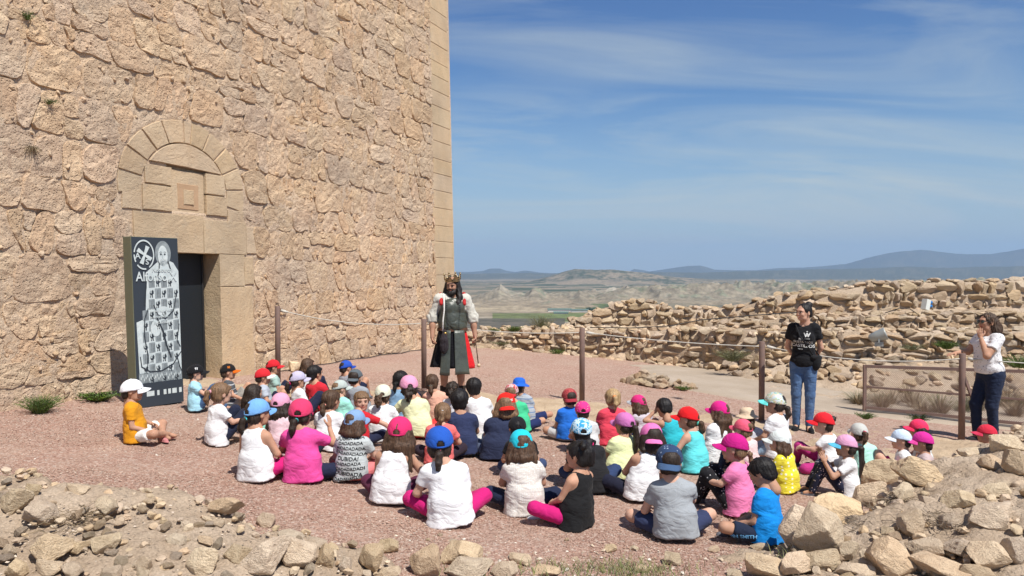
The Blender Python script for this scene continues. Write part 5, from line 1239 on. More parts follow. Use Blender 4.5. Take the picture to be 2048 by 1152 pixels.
q = Field(.011); q.cap((-.15, 0, 1.44), (.15, 0, 1.44), .085, k=.05).ell((0, .01, 1.33), (.185, .14, .15), k=.05)
for i in (0, 1): q.cap(SH[i], EL[i], .070, .068, k=.05).cap(EL[i]*1.0+np.array((0, 0, .03)), EL[i]+np.array((0, .008, -.035)), .084, .074, k=.03, cut=True)
q.cap((0, .02, 1.50), (0, .03, 1.6), .075, .08, k=.012, sub=True); garment(t, 'shirt', q, Wsh, .016, (13, 13, 4), 3)
q = Field(.009); q.ell((0, .02, 1.08), (.205, .178, .16), k=.06).ell((0, .02, 1.20), (.195, .170, .14), k=.06).ell((0, .02, 1.32), (.185, .155, .17), k=.06).cap((-.105, 0, 1.455), (.105, 0, 1.455), .072, k=.05).ell((-.08, .11, 1.34), (.08, .05, .07), k=.06).ell((.08, .11, 1.34), (.08, .05, .07), k=.06)
for s in (-1, 1): q.ell((s*.235, 0, 1.40), (.075, .16, .14), k=.015, sub=True)
q.cap((0, .02, 1.49), (0, .04, 1.62), .085, .09, k=.012, sub=True); q.pl((0, 0, .985), (0, 0, -1)); armour = garment(t, 'breastplate', q, M_arm, .010, (7, 7, 6), 5)
# lacing holes in two rows, laid on the armour
bvt = BVHTree.FromPolygons([v.co[:] for v in armour.data.vertices], [p.vertices[:] for p in armour.data.polygons]); L = []
for sx in (-.085, .085):
    for k in range(15):
        hpnt = bvt.ray_cast(Vector((sx*(1+.1*math.sin(k*.4)), 1, 1.42-k*.028)), Vector((0, -1, 0)))
        if hpnt[0] is not None: L.append(boxvf(tuple(hpnt[0]), (.022, .008, .011)))
V, F = joinl(*L); tag(mk('lacing', V, F, M_black, armour, smooth=False), kind='stuff')
# straps at the shoulders in red
for s in (-1, 1): q = Field(.009); q.cap((s*.160, -.09, 1.45), (s*.165, .0, 1.515), .030, .032, k=.01).cap((s*.165, 0, 1.505), (s*.165, .125, 1.38), .032, .026, k=.01); garment(t, 'red_shoulder', q, cloth((.42, .03, .03)), .004, sd=7)
# skirt: black left, red right, green leather panels in front
def skirt(a0, a1, col, r0, r1, z0, z1, nm, amp=.02, nf=9, n=40, sd=1, off=0):
    V = []; m = 14; th = .008
    for i in range(n):
        a = R(a0+(a1-a0)*i/(n-1))
        for j in range(m):
            k = j/(m-1); r = r0+(r1-r0)*k+amp*k*math.sin(nf*a+sd)+off; V.append((r*math.sin(a)*1.18, r*math.cos(a)*.98, z0+(z1-z0)*k+.008*math.sin(a*5)*k))
    o = mk(nm, V, grid(n, m), col, t); solid(o, .007); return o
skirt(-178, 30, cloth((.012, .012, .015)), .165, .255, 1.01, .475, 'black_skirt', .022, 11, 60)
skirt(30, 178, cloth((.62, .02, .025)), .165, .265, 1.01, .46, 'red_skirt', .022, 11, 60)
skirt(-34, -9, M_arm, .185, .285, 1.01, .385, 'leather_panel', .006, 5, 16, 1, .018); skirt(3, 40, M_arm, .190, .29, 1.01, .385, 'leather_panel', .006, 5, 18, 2, .018)
bl = skirt(-180, 180, mat('brown_leather', (.10, .045, .025), .5), .182, .186, 1.035, .99, 'belt', 0, 1, 60)
q = Field(.008); q.ell((-.13, .235, .80), (.062, .04, .12), k=.02).cap((-.12, .21, .99), (-.13, .23, .88), .03, .05, k=.03); garment(t, 'pouch', q, cloth((.035, .028, .032)), .006, (60, 60, 2), 2)
v, f = tube([(-.115, .225, .97), (-.115, .245, .955)], [.03, .022], 10); mk('pouch_clasp', v, f, mat('brass', (.5, .35, .12), .35, metal=1.0), t)
v, f = tube([(-.12, -.12, 1.50), (-.125, .03, 1.525), (-.125, .13, 1.44), (-.13, .205, 1.30), (-.145, .195, 1.15), (-.15, .215, 1.0)], .011, 8); mk('shoulder_cord', v, f, cloth((.72, .7, .66)), t)
# mace in his left hand
v, f = tube([(.325, .10, .86), (.36, .16, .52)], .008, 6); md_ = mk('wooden_rod', v, f, mat('dark_wood', (.09, .05, .03), .5), t)
v, f = ball((.365, .165, .50), (.028, .028, .028)); mk('rod_knob', v, f, mat('pale_wood', (.6, .45, .28), .5), md_)
for i in (0, 1): q = Field(.009); q.cap((an[i][0], an[i][1], .10), (an[i][0], an[i][1]-.01, .20), .058, .062, k=.01, cut=True, cuta=True); garment(t, 'boot_cuff', q, cloth((.03, .022, .018)), .003)
boots(t, cloth((.03, .022, .018)), an, (12, -14), 1.3, 'boot')
# hair and beard
hb_ = hairm((.022, .018, .017)); f = Field(.008); f.ell((0, -.02, .02), (.083, .096, .088), k=.02).cap((-.04, -.05, -.05), (.04, -.05, -.05), .045, k=.03)
f.ell((0, .085, -.05), (.064, .085, .12), k=.012, sub=True)
for s in (-1, 1): f.chain([(s*.070, .0, .02), (s*.085, -.005, -.06), (s*.10, .03, -.15), (s*.095, .085, -.22), (s*.075, .11, -.27)], [.026, .032, .034, .032, .014], .02)
f.chain([(0, -.08, 0), (0, -.10, -.12), (0, -.10, -.24)], [.07, .075, .03], .03); f.pl((0, 0, .07), (0, 0, 1)); add_hair(t, f, hb_, Hm, .010, 5)
f = Field(.006); f.ell((0, .056, -.084), (.050, .044, .042), k=.02); f.cap((-.055, .03, -.04), (-.035, .05, -.08), .015, .025, k=.02).cap((.055, .03, -.04), (.035, .05, -.08), .015, .025, k=.02)
f.cap((-.028, .083, -.040), (.028, .083, -.040), .009, k=.01).cap((0, .07, -.10), (0, .075, -.135), .03, .012, k=.02); f.ell((0, .102, -.053), (.017, .02, .006), k=.004, sub=True); o = add_hair(t, f, hb_, Hm, .005, 8); o.name = 'beard'
M_crown = mat('worn_gilt_metal', (.52, .40, .22), .38, (.22, .18, .13), 30, .4, 60, .004, metal=1.0, spec=.5, obj=False)
V = []; n = 72; m = 8
for i in range(n):
    a = 2*math.pi*i/n; pk = abs(math.cos(a*4)); tip = .052+.030*pk**3-.012*(abs(math.sin(a*4))**6)
    for j in range(m):
        k = j/(m-1); bulge = .004*(j in (1, 3)); r = .093+bulge+.022*max(0, k-.45); V.append((r*math.sin(a), (r+.013)*math.cos(a)-.012, .052+tip*k))
F = [(i*m+j, i*m+j+1, ((i+1) % n)*m+j+1, ((i+1) % n)*m+j) for i in range(n) for j in range(m-1)]
cr = mk('crown', V, F, M_crown, t); cr.matrix_basis = Hm; solid(cr, .004)
for i in range(8):
    a = 2*math.pi*i/8; P = (.108*math.sin(a), .12*math.cos(a)-.012, .142)
    v, f_ = ball(P, (.011, .011, .015)); mk('finial', v, f_, M_crown, cr)
for i in range(8):
    a = 2*math.pi*(i+.5)/8; v, f_ = ball((.098*math.sin(a), .111*math.cos(a)-.012, .078), (.008, .008, .008)); mk('gem', v, f_, cloth((.02, .02, .02)), cr)

# ---- woman in the black printed tee
t = adult_root(1606, 862, 1600, 608, 205, 'smiling woman in a black printed tee and blue jeans standing by the fourth post', 1.66)
sk = np.array((.55, .33, .235)); an = [(-.075, .02, .09), (.085, -.01, .09)]
SH = [np.array((-.148, 0, 1.35)), np.array((.148, 0, 1.35))]; EL = [np.array((-.205, -.08, 1.09)), np.array((.205, -.08, 1.09))]; WR = [np.array((-.12, -.17, .93)), np.array((.12, -.17, .93))]
b = Field(.011); b.ell((0, 0, .92), (.155, .11, .13), k=.06).ell((0, 0, 1.08), (.118, .085, .13), k=.06).ell((0, .01, 1.24), (.135, .095, .13), k=.06).ell((-.06, .085, 1.22), (.05, .04, .05), k=.04).ell((.06, .085, 1.22), (.05, .04, .05), k=.04).cap((-.12, 0, 1.355), (.12, 0, 1.355), .045, k=.05).cap((0, 0, 1.36), (0, .015, 1.47), .047, .044, k=.03)
for i in (0, 1):
    sx = (-1, 1)[i]; b.cap((sx*.08, 0, .88), (sx*.085, .02, .48), .085, .055, k=.04).cap((sx*.085, .02, .48), an[i], .053, .035, k=.02).cap(an[i], (an[i][0], an[i][1]+.07, .03), .030, .02, k=.02)
    b.cap(SH[i], EL[i], .042, .034, k=.04).cap(EL[i], WR[i], .034, .024, k=.02)
bv = b.build(); hp, Hm = head_part(sk, (0, .03, 1.552), 38, 0, 1.06, smile=True)
hl = hand(-1, WR[0], (.8, -.1, -.5), (0, -1, 0), .9, .006, 40); hr = hand(1, WR[1], (-.8, -.1, -.5), (0, -1, 0), .9, .006, 40)
V, F, C = cat((bv[0], bv[1], sk), hp, (hl[0], hl[1], sk), (hr[0], hr[1], sk)); mk('body', V, F, M_skin, t, cattr=C)
q = Field(.010); q.ell((0, .005, .92), (.172, .13, .13), k=.06).ell((0, .005, 1.08), (.145, .112, .15), k=.06).ell((0, .01, 1.24), (.152, .115, .14), k=.06).cap((-.11, 0, 1.35), (.11, 0, 1.35), .062, k=.05).ell((-.06, .09, 1.22), (.055, .048, .055), k=.05).ell((.06, .09, 1.22), (.055, .048, .055), k=.05)
for i in (0, 1): q.cap(SH[i], SH[i]+(EL[i]-SH[i])*.55, .056, .058, k=.04, cut=True)
q.cap((0, .01, 1.41), (0, .03, 1.5), .062, .07, k=.012, sub=True); q.pl((0, 0, .84), (0, 0, -1)); sh = garment(t, 'shirt', q, cloth((.012, .012, .014)), .009, (7, 7, 9), 4)
letter(sh, [('ME', .034, .028, 1.215, -4), ('GUSTAN LOS', .038, .0, 1.175, -4), ('CASTILLOS', .056, .0, 1.125, -4), ('murcia', .022, .03, 1.085, -4), ('W', .075, -.05, 1.262, 0), ('M', .055, -.05, 1.258, 0), ('+', .035, -.05, 1.305, 0), ('___', .045, -.05, 1.235, 0)], (.62, .62, .6), back=False)
q = Field(.010); q.ell((0, 0, .90), (.165, .118, .13), k=.05)
for i in (0, 1):
    sx = (-1, 1)[i]; q.cap((sx*.082, 0, .86), (sx*.085, .02, .48), .094, .062, k=.03).cap((sx*.085, .02, .48), np.array(an[i])+np.array((0, 0, -.02)), .063, .046, k=.02, cut=True)
garment(t, 'jeans', q, cloth((.065, .12, .24), 'denim', (.13, .21, .35)), .005, (14, 14, 22), 6); boots(t, cloth((.014, .014, .016)), an, (20, -8), 1.12)
f = Field(.008); f.ell((0, -.018, .026), (.081, .094, .086), k=.02).cap((-.03, -.06, -.03), (.03, -.06, -.03), .04, k=.03); f.ell((0, .085, -.045), (.066, .085, .125), k=.015, sub=True)
for s in (-1, 1): f.ell((s*.085, 0, -.025), (.02, .025, .032), k=.01, sub=True)
f.ell((0, -.085, .088), (.046, .044, .044), k=.010); add_hair(t, f, hairm(HC['black']), Hm, .004, 4)
q = Field(.009); q.ell((-.165, .07, .90), (.055, .045, .10), rot('Y', -12), k=.02).cap((-.12, .10, .98), (-.20, .04, .97), .03, k=.02); bag = garment(t, 'handbag', q, cloth((.016, .016, .018)), .003)
v, f_ = tube([(-.13, .09, .99), (-.05, .155, 1.14), (.03, .168, 1.24), (.085, .09, 1.38), (.10, .0, 1.415), (.06, -.10, 1.34), (-.06, -.135, 1.15), (-.19, -.03, .99)], .009, 6); mk('bag_strap', v, f_, cloth((.016, .016, .018)), bag)

# ---- woman in sunglasses leaning on the last post
t = adult_root(1977, 884, 1986, 626, 262, 'woman in sunglasses and speckled white tee leaning her hand on the last post', 1.67)
sk = np.array((.46, .26, .17)); an = [(-.08, -.02, .09), (.08, .10, .09)]
SH = [np.array((-.165, 0, 1.35)), np.array((.165, 0, 1.35))]; EL = [np.array((-.20, .20, 1.14)), np.array((.21, .14, 1.15))]; WR = [np.array((-.05, .17, 1.36)), np.array((.16, .36, 1.14))]
b = Field(.011); b.ell((0, -.02, .92), (.165, .14, .14), k=.06).ell((0, .02, 1.08), (.14, .125, .14), k=.06).ell((0, .02, 1.24), (.15, .12, .13), k=.06).cap((-.12, 0, 1.355), (.12, 0, 1.355), .05, k=.05).cap((0, 0, 1.36), (0, .02, 1.47), .05, .047, k=.03)
for i in (0, 1):
    sx = (-1, 1)[i]; kn = np.array((sx*.085, (.03, .12)[i], .48)); b.cap((sx*.08, -.02, .88), kn, .10, .062, k=.04).cap(kn, an[i], .06, .036, k=.02).cap(an[i], (an[i][0], an[i][1]+.07, .03), .030, .02, k=.02)
    b.cap(SH[i], EL[i], .050, .042, k=.04).cap(EL[i], WR[i], .042, .026, k=.02)
bv = b.build(); hp, Hm = head_part(sk, (0, .045, 1.552), -4, -3, 1.06)
hl = hand(-1, WR[0], (.15, .1, 1), (.6, -.6, 0), .92, .006, 22); hr = hand(1, WR[1], (-.1, 1, -.05), (0, 0, -1), .92, .006, 18)
V, F, C = cat((bv[0], bv[1], sk), hp, (hl[0], hl[1], sk), (hr[0], hr[1], sk)); mk('body', V, F, M_skin, t, cattr=C)
q = Field(.010); q.ell((0, .0, .95), (.178, .165, .11), k=.06).ell((0, .03, 1.08), (.165, .155, .15), k=.06).ell((0, .04, 1.23), (.165, .145, .13), k=.06).cap((-.11, 0, 1.35), (.11, 0, 1.35), .068, k=.05)
for i in (0, 1): q.cap(SH[i], SH[i]+(EL[i]-SH[i])*.62, .066, .067, k=.04, cut=True)
q.cap((0, .02, 1.41), (0, .04, 1.5), .064, .07, k=.012, sub=True); q.pl((0, 0, .90), (0, 0, -1)); garment(t, 'shirt', q, cloth((.72, .71, .72), 'small', (.08, .09, .12)), .010, (7, 7, 9), 9)
q = Field(.010); q.ell((0, -.02, .90), (.175, .15, .14), k=.05)
for i in (0, 1):
    sx = (-1, 1)[i]; kn = np.array((sx*.085, (.03, .12)[i], .48)); q.cap((sx*.085, -.02, .86), kn, .108, .072, k=.03).cap(kn, np.array(an[i])+np.array((0, 0, -.02)), .07, .048, k=.02, cut=True)
garment(t, 'jeans', q, cloth((.018, .026, .055)), .006, (14, 14, 22), 6); boots(t, cloth((.03, .03, .035)), an, (0, 0), 1.12)
f = Field(.008); f.ell((0, -.018, .026), (.084, .098, .088), k=.02).cap((-.04, -.06, -.03), (.04, -.06, -.03), .05, k=.03); f.ell((0, .085, -.045), (.066, .085, .125), k=.015, sub=True)
f.chain([(0, -.07, .0), (0, -.12, -.08), (.01, -.18, -.15)], [.07, .075, .03], .03); f.chain([(-.05, -.05, .0), (-.07, -.07, -.10), (-.06, -.08, -.17)], [.04, .045, .02], .03); add_hair(t, f, hairm((.06, .035, .022)), Hm, .018, 14, fq=14)
gl = []
for s in (-1, 1): v, f_ = ball((s*.031, .092, .002), (.024, .006, .017)); mk('lens', v, f_, mat('green_lens', (.01, .05, .05), .15, spec=.8), t).matrix_basis = Hm
v, f_ = tube([(-.078, .0, .006), (-.068, .075, .010), (-.03, .098, .012), (0, .10, .010), (.03, .098, .012), (.068, .075, .010), (.078, .0, .006)], .004, 6); mk('sunglasses', v, f_, M_black, t).matrix_basis = Hm
v, f_ = tube([WR[0]-np.array((0, -.003, .030)), WR[0]-np.array((0, -.001, .012))], .034, 14); mk('wristwatch', v, f_, mat('steel', (.6, .6, .6), .3, metal=1.0), t)
# ------------------------------------------------------------ posts, rope, panel, gate, lamps
POSTS = [(556, 757, 612), (848, 783, 638), (1164, 806, 656), (1523, 843, 683), (1923, 878, 707)]
PT = []
side = ['first rusty post, standing beside the tower doorway', 'second rusty post, in front of the king', 'third rusty post, in the middle of the yard', 'fourth rusty post, beside the woman in black', 'last rusty post, under the hand of the woman in sunglasses']
for (px, pb, pt_), lab in zip(POSTS, side):
    Yp = 1.10*FPX/(pb-pt_); a = at(px, pb, Yp); b = at(px, pt_, Yp); zb = float(max(gz(a.x, Yp), bed(a.x, Yp)))-.03
    t = thing('post', lab, 'post', (a.x, Yp, zb), 0, 'rusty round posts of the rope barrier'); H = b.z-zb; r = .040
    v, f = tube([(0, 0, 0), (0, 0, H-.006), (0, 0, H)], [r, r, r*.88], 20); mk('pole', v, f, M_iron, t)
    v, f = tube([(0, 0, 0), (0, 0, .05), (0, 0, .055)], [r*1.15, r*1.12, r], 20); mk('foot_collar', v, f, M_iron, t)
    rg = [(.052+.026*math.cos(q), .0, H-.06+.026*math.sin(q)) for q in np.linspace(0, 2*math.pi, 13)[:-1]]; rg.append(rg[0]); v, f = tube(rg, .004, 6, cap=False); mk('ring', v, f, M_iron, t)
    PT.append(Vector((a.x, Yp, zb+H-.065)))
ends = PT+[Vector((7.9, 9.3, .84))]
sag = [.09, .06, .03, .10, .02]
t = thing('rope', 'white rope hung in shallow curves from post to post across the yard', 'rope')
for i, (a, b) in enumerate(zip(ends, ends[1:])):
    a = a+Vector((.06, -.02, 0)); b = b-Vector((.05, .02, .0)); n = 40; pts = [a.lerp(b, k/n)-Vector((0, 0, sag[i]*4*(k/n)*(1-k/n))) for k in range(n+1)]
    v, f = tube(pts, .0065, 8); V = np.array([tuple(x) for x in v]); o = mk('rope_span', V, f, M_rope, t)
    v, f = tube([pts[0], pts[1]-Vector((.0, 0, .004)), pts[2]], [.02, .022, .011], 8); mk('rope_knot', v, f, M_rope, t)

# ---- the exhibition panel: box with printed face
M_pside = mat('olive_painted_metal', (.155, .165, .11), .6); M_pdark = mat('dark_slate_print', (.035, .045, .058), .6); M_pw = mat('pale_print', (.62, .68, .67), .6, (.48, .54, .54), 14, obj=False)
M_pg = mat('grey_print', (.30, .34, .35), .6, (.20, .23, .24), 20, obj=False); M_pk = mat('black_print', (.03, .038, .048), .6)
pL = gp(274, 817); pR_ = gp(361, 805)
bl = Vector((pL.x, pL.y, pL.z)); dirx = Vector((pR_.x-pL.x, pR_.y-pL.y, 0)); Wp = .60; 
a_top = at(264, 473, bl.y); Hp = (a_top.z-bl.z)
br = ray(360, 700); 
# second bottom corner: keep the panel 0.92 m wide and let its right edge fall on the seen line
best = None
for ang in np.linspace(-20, 70, 181):
    p = bl+Vector((math.cos(R(ang)), math.sin(R(ang)), 0))*Wp; sx = 1024+FPX*p.x/p.y
    if best is None or abs(sx-360) < best[0]: best = (abs(sx-360), ang)
pang = 56.0
panel = thing('exhibition_panel', 'tall dark printed exhibition panel with a grey robed figure, standing left of the doorway', 'sign', tuple(bl), R(pang)); print('PANEL', pang, Hp, bl)
lean = (264-274)/FPX*bl.y
def pv(x, z, y=0): return (x+lean*z/Hp, y, z)
def pbox(nm, x0, x1, z0, z1, y0, y1, m, par=None):
    V = [pv(x, z, y) for x in (x0, x1) for z in (z0, z1) for y in (y0, y1)]
    return mk(nm, V, [(0, 1, 3, 2), (4, 6, 7, 5), (0, 4, 5, 1), (2, 3, 7, 6), (0, 2, 6, 4), (1, 5, 7, 3)], m, par or panel, smooth=False)
bevel(pbox('panel_body', 0, Wp, .03, Hp, 0, .17, M_pside), .004, 1); face = pbox('printed_face', .006, Wp-.006, .03, Hp-.004, -.004, .0, M_pdark)
pbox('foot', .05, .15, -.02, .03, .03, .14, M_black); pbox('foot', Wp-.15, Wp-.05, -.02, .03, .03, .14, M_black)
LAY = [0]
def pr(nm, poly, m, par=None, lay=1):
    o = mk(nm, [pv(x*Wp, z*Hp, -.0045-.0012*lay) for x, z in poly], [tuple(range(len(poly)))], m, par or face, smooth=False); return o
def prt(txt, x, z, size, m, lay=8, sx=1):
    V, F = text_mesh(txt, size); return mk('lettering', [pv(x*Wp+v.x*sx, z*Hp+v.y, -.0045-.0012*lay) for v in V], F, m, face, smooth=False)
def ell(cx, cz, rx, rz, n=28, a0=0, a1=360): return [(cx+rx*math.cos(R(a0+(a1-a0)*i/n)), cz+rz*math.sin(R(a0+(a1-a0)*i/n))) for i in range(n+(a1-a0 < 360))]
def stroke(nm, pts, wd, m, lay, par=None):
    P = [Vector((x*Wp, z*Hp)) for x, z in pts]; V = []; n = len(P)
    for i, p in enumerate(P):
        d = (P[min(i+1, n-1)]-P[max(i-1, 0)]).normalized(); q = Vector((-d.y, d.x))*wd*(.5+.5*math.sin(math.pi*(i+.5)/n)); V += [pv(p.x+q.x, p.y+q.y, -.0045-.0012*lay), pv(p.x-q.x, p.y-q.y, -.0045-.0012*lay)]
    return mk(nm, V, [(2*i, 2*i+1, 2*i+3, 2*i+2) for i in range(n-1)], m, par or face, smooth=False)
# generic standing robed figure
pr('figure_hair', ell(.66, .905, .17, .075), M_pg, lay=1); pr('figure_robe', [(.32, .80), (.50, .845), (.58, .865), (.76, .865), (.88, .85), (.985, .80), (.985, .14), (.08, .14), (.05, .50), (.24, .52), (.28, .70)], M_pw, lay=1)
pr('figure_face', ell(.655, .89, .105, .062), M_pw, lay=2); pr('figure_neck', [(.58, .80), (.76, .80), (.72, .87), (.60, .87)], M_pw, lay=2)
for s in (-1, 1): pr('figure_eye', ell(.655+s*.042, .90, .02, .006, 12), M_pk, lay=3); stroke('figure_brow', [(.655+s*.02, .911), (.655+s*.045, .915), (.655+s*.07, .909)], .003, M_pk, 3)
stroke('figure_nose', [(.65, .90), (.643, .878), (.66, .872)], .0025, M_pg, 3); stroke('figure_mouth', [(.625, .858), (.655, .856), (.685, .859)], .004, M_pg, 3)
rs = random.Random(5)
# checkered robe of squares with small beast emblems
def beast(cx, cz, s, lay=4):
    P = [(-.30, -.5), (-.12, -.42), (-.2, -.2), (-.02, -.1), (.02, -.42), (.22, -.5), (.16, -.3), (.2, .0), (.38, .08), (.22, .16), (.36, .34), (.16, .28), (.2, .5), (0, .44), (-.1, .28), (-.02, .12), (-.16, .02), (-.3, .2), (-.2, .42), (-.36, .3), (-.38, .05), (-.22, -.14)]
    k = rs.uniform(-.2, .2); pr('emblem', [(cx+(x+k*z)*s/Wp, cz+z*s*1.25/Hp) for x, z in P], M_pk, lay=lay)
for r_ in range(10):
    for c_ in range(6):
        x0 = .20+.132*c_-.006*r_; z0 = .70-.064*r_; 
        if x0+.125 > .985 or (r_ < 3 and c_ < 1): continue
        if (r_+c_) % 2: pr('robe_square', [(x0, z0), (x0+.128, z0+.003), (x0+.126, z0+.063), (x0-.002, z0+.060)], M_pg, lay=2); [stroke('robe_line', [(x0+.02+.03*q, z0+.008), (x0+.022+.03*q, z0+.055)], .0022, M_pk, 3) for q in range(1, 4)]
        else: beast(x0+.064, z0+.03, .075)
for pts, wd in (([(.10, .30), (.12, .24), (.30, .205), (.55, .205), (.80, .24), (.98, .31)], .008), ([(.30, .58), (.22, .52), (.20, .42), (.26, .30), (.24, .22)], .007), ([(.42, .60), (.50, .54), (.66, .515), (.84, .56), (.92, .66)], .008), ([(.48, .52), (.60, .44), (.66, .36), (.76, .28)], .012), ([(.96, .48), (.90, .38), (.97, .34)], .007), ([(.90, .27), (.94, .22), (.985, .19)], .006), ([(.30, .80), (.27, .70), (.22, .60)], .007), ([(.57, .85), (.56, .80), (.52, .76)], .007), ([(.76, .86), (.80, .82), (.84, .80)], .007)): 
    stroke('drapery_line', pts, wd, M_pk, 5)
pr('figure_hand', ell(.62, .555, .15, .035), M_pw, lay=4); pr('figure_hand', ell(.45, .46, .11, .048), M_pw, lay=4)
pr('ornament_band', [(.06, .145), (.985, .145), (.985, .205), (.06, .20)], M_pg, lay=3)
for k in range(26): pr('ornament', ell(.10+.034*k, .172+.012*math.sin(k*2.1), .011, .010, 8), M_pw, lay=4)
pr('panel_footer', [(.0, .0), (1.0, .0), (1.0, .142), (.0, .142)], M_pdark, lay=6)
# ring and crossed monogram
for a0, a1 in ((-60, 170), (180, 210), (225, 280)):
    o_ = ell(.25, .895, .215, .088, 30, a0, a1); i_ = ell(.25, .895, .19, .079, 30, a0, a1); pr('ring_mark', o_+i_[::-1], M_pw, lay=7)
def xbar(a, b, w0, w1):
    A = Vector((a[0]*Wp, a[1]*Hp)); B = Vector((b[0]*Wp, b[1]*Hp)); d = (B-A).normalized(); q = Vector((-d.y, d.x)); M_ = (A+B)/2
    P = [A+q*w1, M_+q*w0, B+q*w1, B-q*w1, M_-q*w0, A-q*w1]; return [(p.x/Wp, p.y/Hp) for p in P]
pr('crossed_bars', xbar((.12, .925), (.40, .868), .012, .026), M_pw, lay=7); pr('crossed_bars', xbar((.33, .945), (.19, .842), .012, .026), M_pw, lay=8)
prt('A', .12, .887, .10, M_pw, 7); prt('S', .31, .852, .09, M_pw, 7)
prt('Nosotros', .62, .808, .075, M_pw, 9, .9); prt('Alfonso X', .50, .765, .155, M_pw, 9, .82)
for k, tx in enumerate(('En un lugar de', 'encuentro', 'El Castillo')): prt(tx, .56, .565-.035*k, .045, M_pw, 9)
for x0, w_ in ((.20, .16), (.42, .05), (.56, .06), (.66, .06), (.75, .10), (.90, .06)): pr('logo_block', [(x0, .062), (x0+w_, .062), (x0+w_, .092), (x0, .092)], M_pw, lay=8)

# ---- gate with mesh, lying against the path side
gA = (5.44, 12.0); gB = (8.6, 10.55); 
def gP(k, z, d=0): return Vector((gA[0]+(gB[0]-gA[0])*k, gA[1]+(gB[1]-gA[1])*k-d, z))
t = thing('mesh_gate', 'long rusty framed mesh gate propped low beside the path, behind the last post', 'gate')
def zb_(k): return -.13-.15*k
def zt_(k): return .555+.05*k
def bar(nm, a, b, r=.022):
    d = (b-a).normalized(); u = Vector((0, 0, 1)) if abs(d.z) < .9 else Vector((1, 0, 0)); s = d.cross(u).normalized()*r; u2 = s.cross(d).normalized()*r
    V = [a+s+u2, a-s+u2, a-s-u2, a+s-u2, b+s+u2, b-s+u2, b-s-u2, b+s-u2]; return mk(nm, [tuple(v) for v in V], [(0, 3, 2, 1), (4, 5, 6, 7), (0, 1, 5, 4), (1, 2, 6, 5), (2, 3, 7, 6), (3, 0, 4, 7)], M_iron, t, smooth=False)
M_iron2 = M_iron
bar('frame_bar', gP(0, zb_(0)+.05), gP(1, zb_(1)+.05)); bar('frame_bar', gP(0, zt_(0)), gP(1, zt_(1))); bar('frame_bar', gP(0, zb_(0)+.37), gP(1, zb_(1)+.42), .014)
bar('frame_bar', gP(0, zb_(0)), gP(0, zt_(0)+.02)); bar('frame_bar', gP(1, zb_(1)), gP(1, zt_(1)+.02))
bar('brace', gP(.37, zt_(.37), .024), gP(.44, zb_(.44)+.05, .024), .018); bar('brace', gP(.80, zt_(.80), .024), gP(.88, zb_(.88)+.05, .024), .018); bar('gate_foot', gP(.42, zb_(.42)-.05), gP(.42, zb_(.42)+.05), .03)
V = []; F = []; Lg = math.hypot(gB[0]-gA[0], gB[1]-gA[1]); st_ = .028; n = int(Lg/st_)
def wire(a, b, r=.0016):
    o = len(V); d = (b-a).normalized(); s = Vector((0, 1, 0))*r; u = d.cross(Vector((0, 1, 0))).normalized()*r
    V.extend([a+u, a-u+s, a-u-s, b+u, b-u+s, b-u-s]); F.extend([(o, o+1, o+4, o+3), (o+1, o+2, o+5, o+4), (o+2, o, o+3, o+5)])
for i in range(-24, n+1):
    for s in (1, -1):
        k0 = i/n; k1 = k0+24/n*1.0; ka, kb = max(0, k0), min(1, k1)
        if kb <= ka: continue
        fa, fb = (ka-k0)/(k1-k0), (kb-k0)/(k1-k0)
        if s < 0: fa, fb = 1-fa, 1-fb
        wire(gP(ka, zb_(ka)+.05+(zt_(ka)-zb_(ka)-.05)*fa), gP(kb, zb_(kb)+.05+(zt_(kb)-zb_(kb)-.05)*fb))
tag(mk('wire_mesh', [tuple(v) for v in V], F, M_iron, t, smooth=False), kind='stuff')

# ---- floodlight
M_lamp = mat('grey_cast_metal', (.33, .35, .34), .45, metal=.3, spec=.5)
p = at(1758, 690, 15.2); t = thing('floodlight', 'round grey floodlight standing on the ruined wall between the two women', 'floodlight', tuple(p), R(-25)); t.scale = (.72,)*3
Rm = Matrix.Rotation(R(-22), 4, 'Y')
v, f = tube([(-.24, 0, .22), (-.20, 0, .24), (-.02, 0, .25), (.17, 0, .25), (.19, 0, .25)], [.07, .12, .15, .17, .175], 24); v = [Matrix.Translation((0, 0, .22)) @ Rm @ Matrix.Translation((0, 0, -.22)) @ Vector(q) for q in v]; mk('lamp_housing', v, f, M_lamp, t)
v, f = tube([(.188, 0, .25), (.197, 0, .25)], .15, 24); v = [Matrix.Translation((0, 0, .22)) @ Rm @ Matrix.Translation((0, 0, -.22)) @ Vector(q) for q in v]; mk('lens', v, f, mat('lamp_glass', (.5, .53, .52), .1, spec=.8), t)
mk('base', *boxvf((0, 0, .03), (.22, .16, .12)), M_lamp, t, smooth=False); mk('bracket', *boxvf((0, 0, .12), (.05, .28, .10)), M_lamp, t, smooth=False)
p = at(1852, 621, 17.5); t = thing('junction_box', 'white electrical box with blue sockets on the upper ruined wall', 'junction box', tuple(p), R(25)); t.scale = (.8,)*3
mk('box', *boxvf((-.05, 0, .16), (.16, .16, .30), Matrix.Rotation(R(14), 4, 'Y')), mat('white_plastic', (.68, .70, .66), .5), t, smooth=False)
for z in (.10, .20): v, f = tube([(.06, -.03, z), (.16, -.05, z+.03)], .045, 10); mk('blue_socket', v, f, mat('blue_plastic', (.02, .16, .42), .5), t)
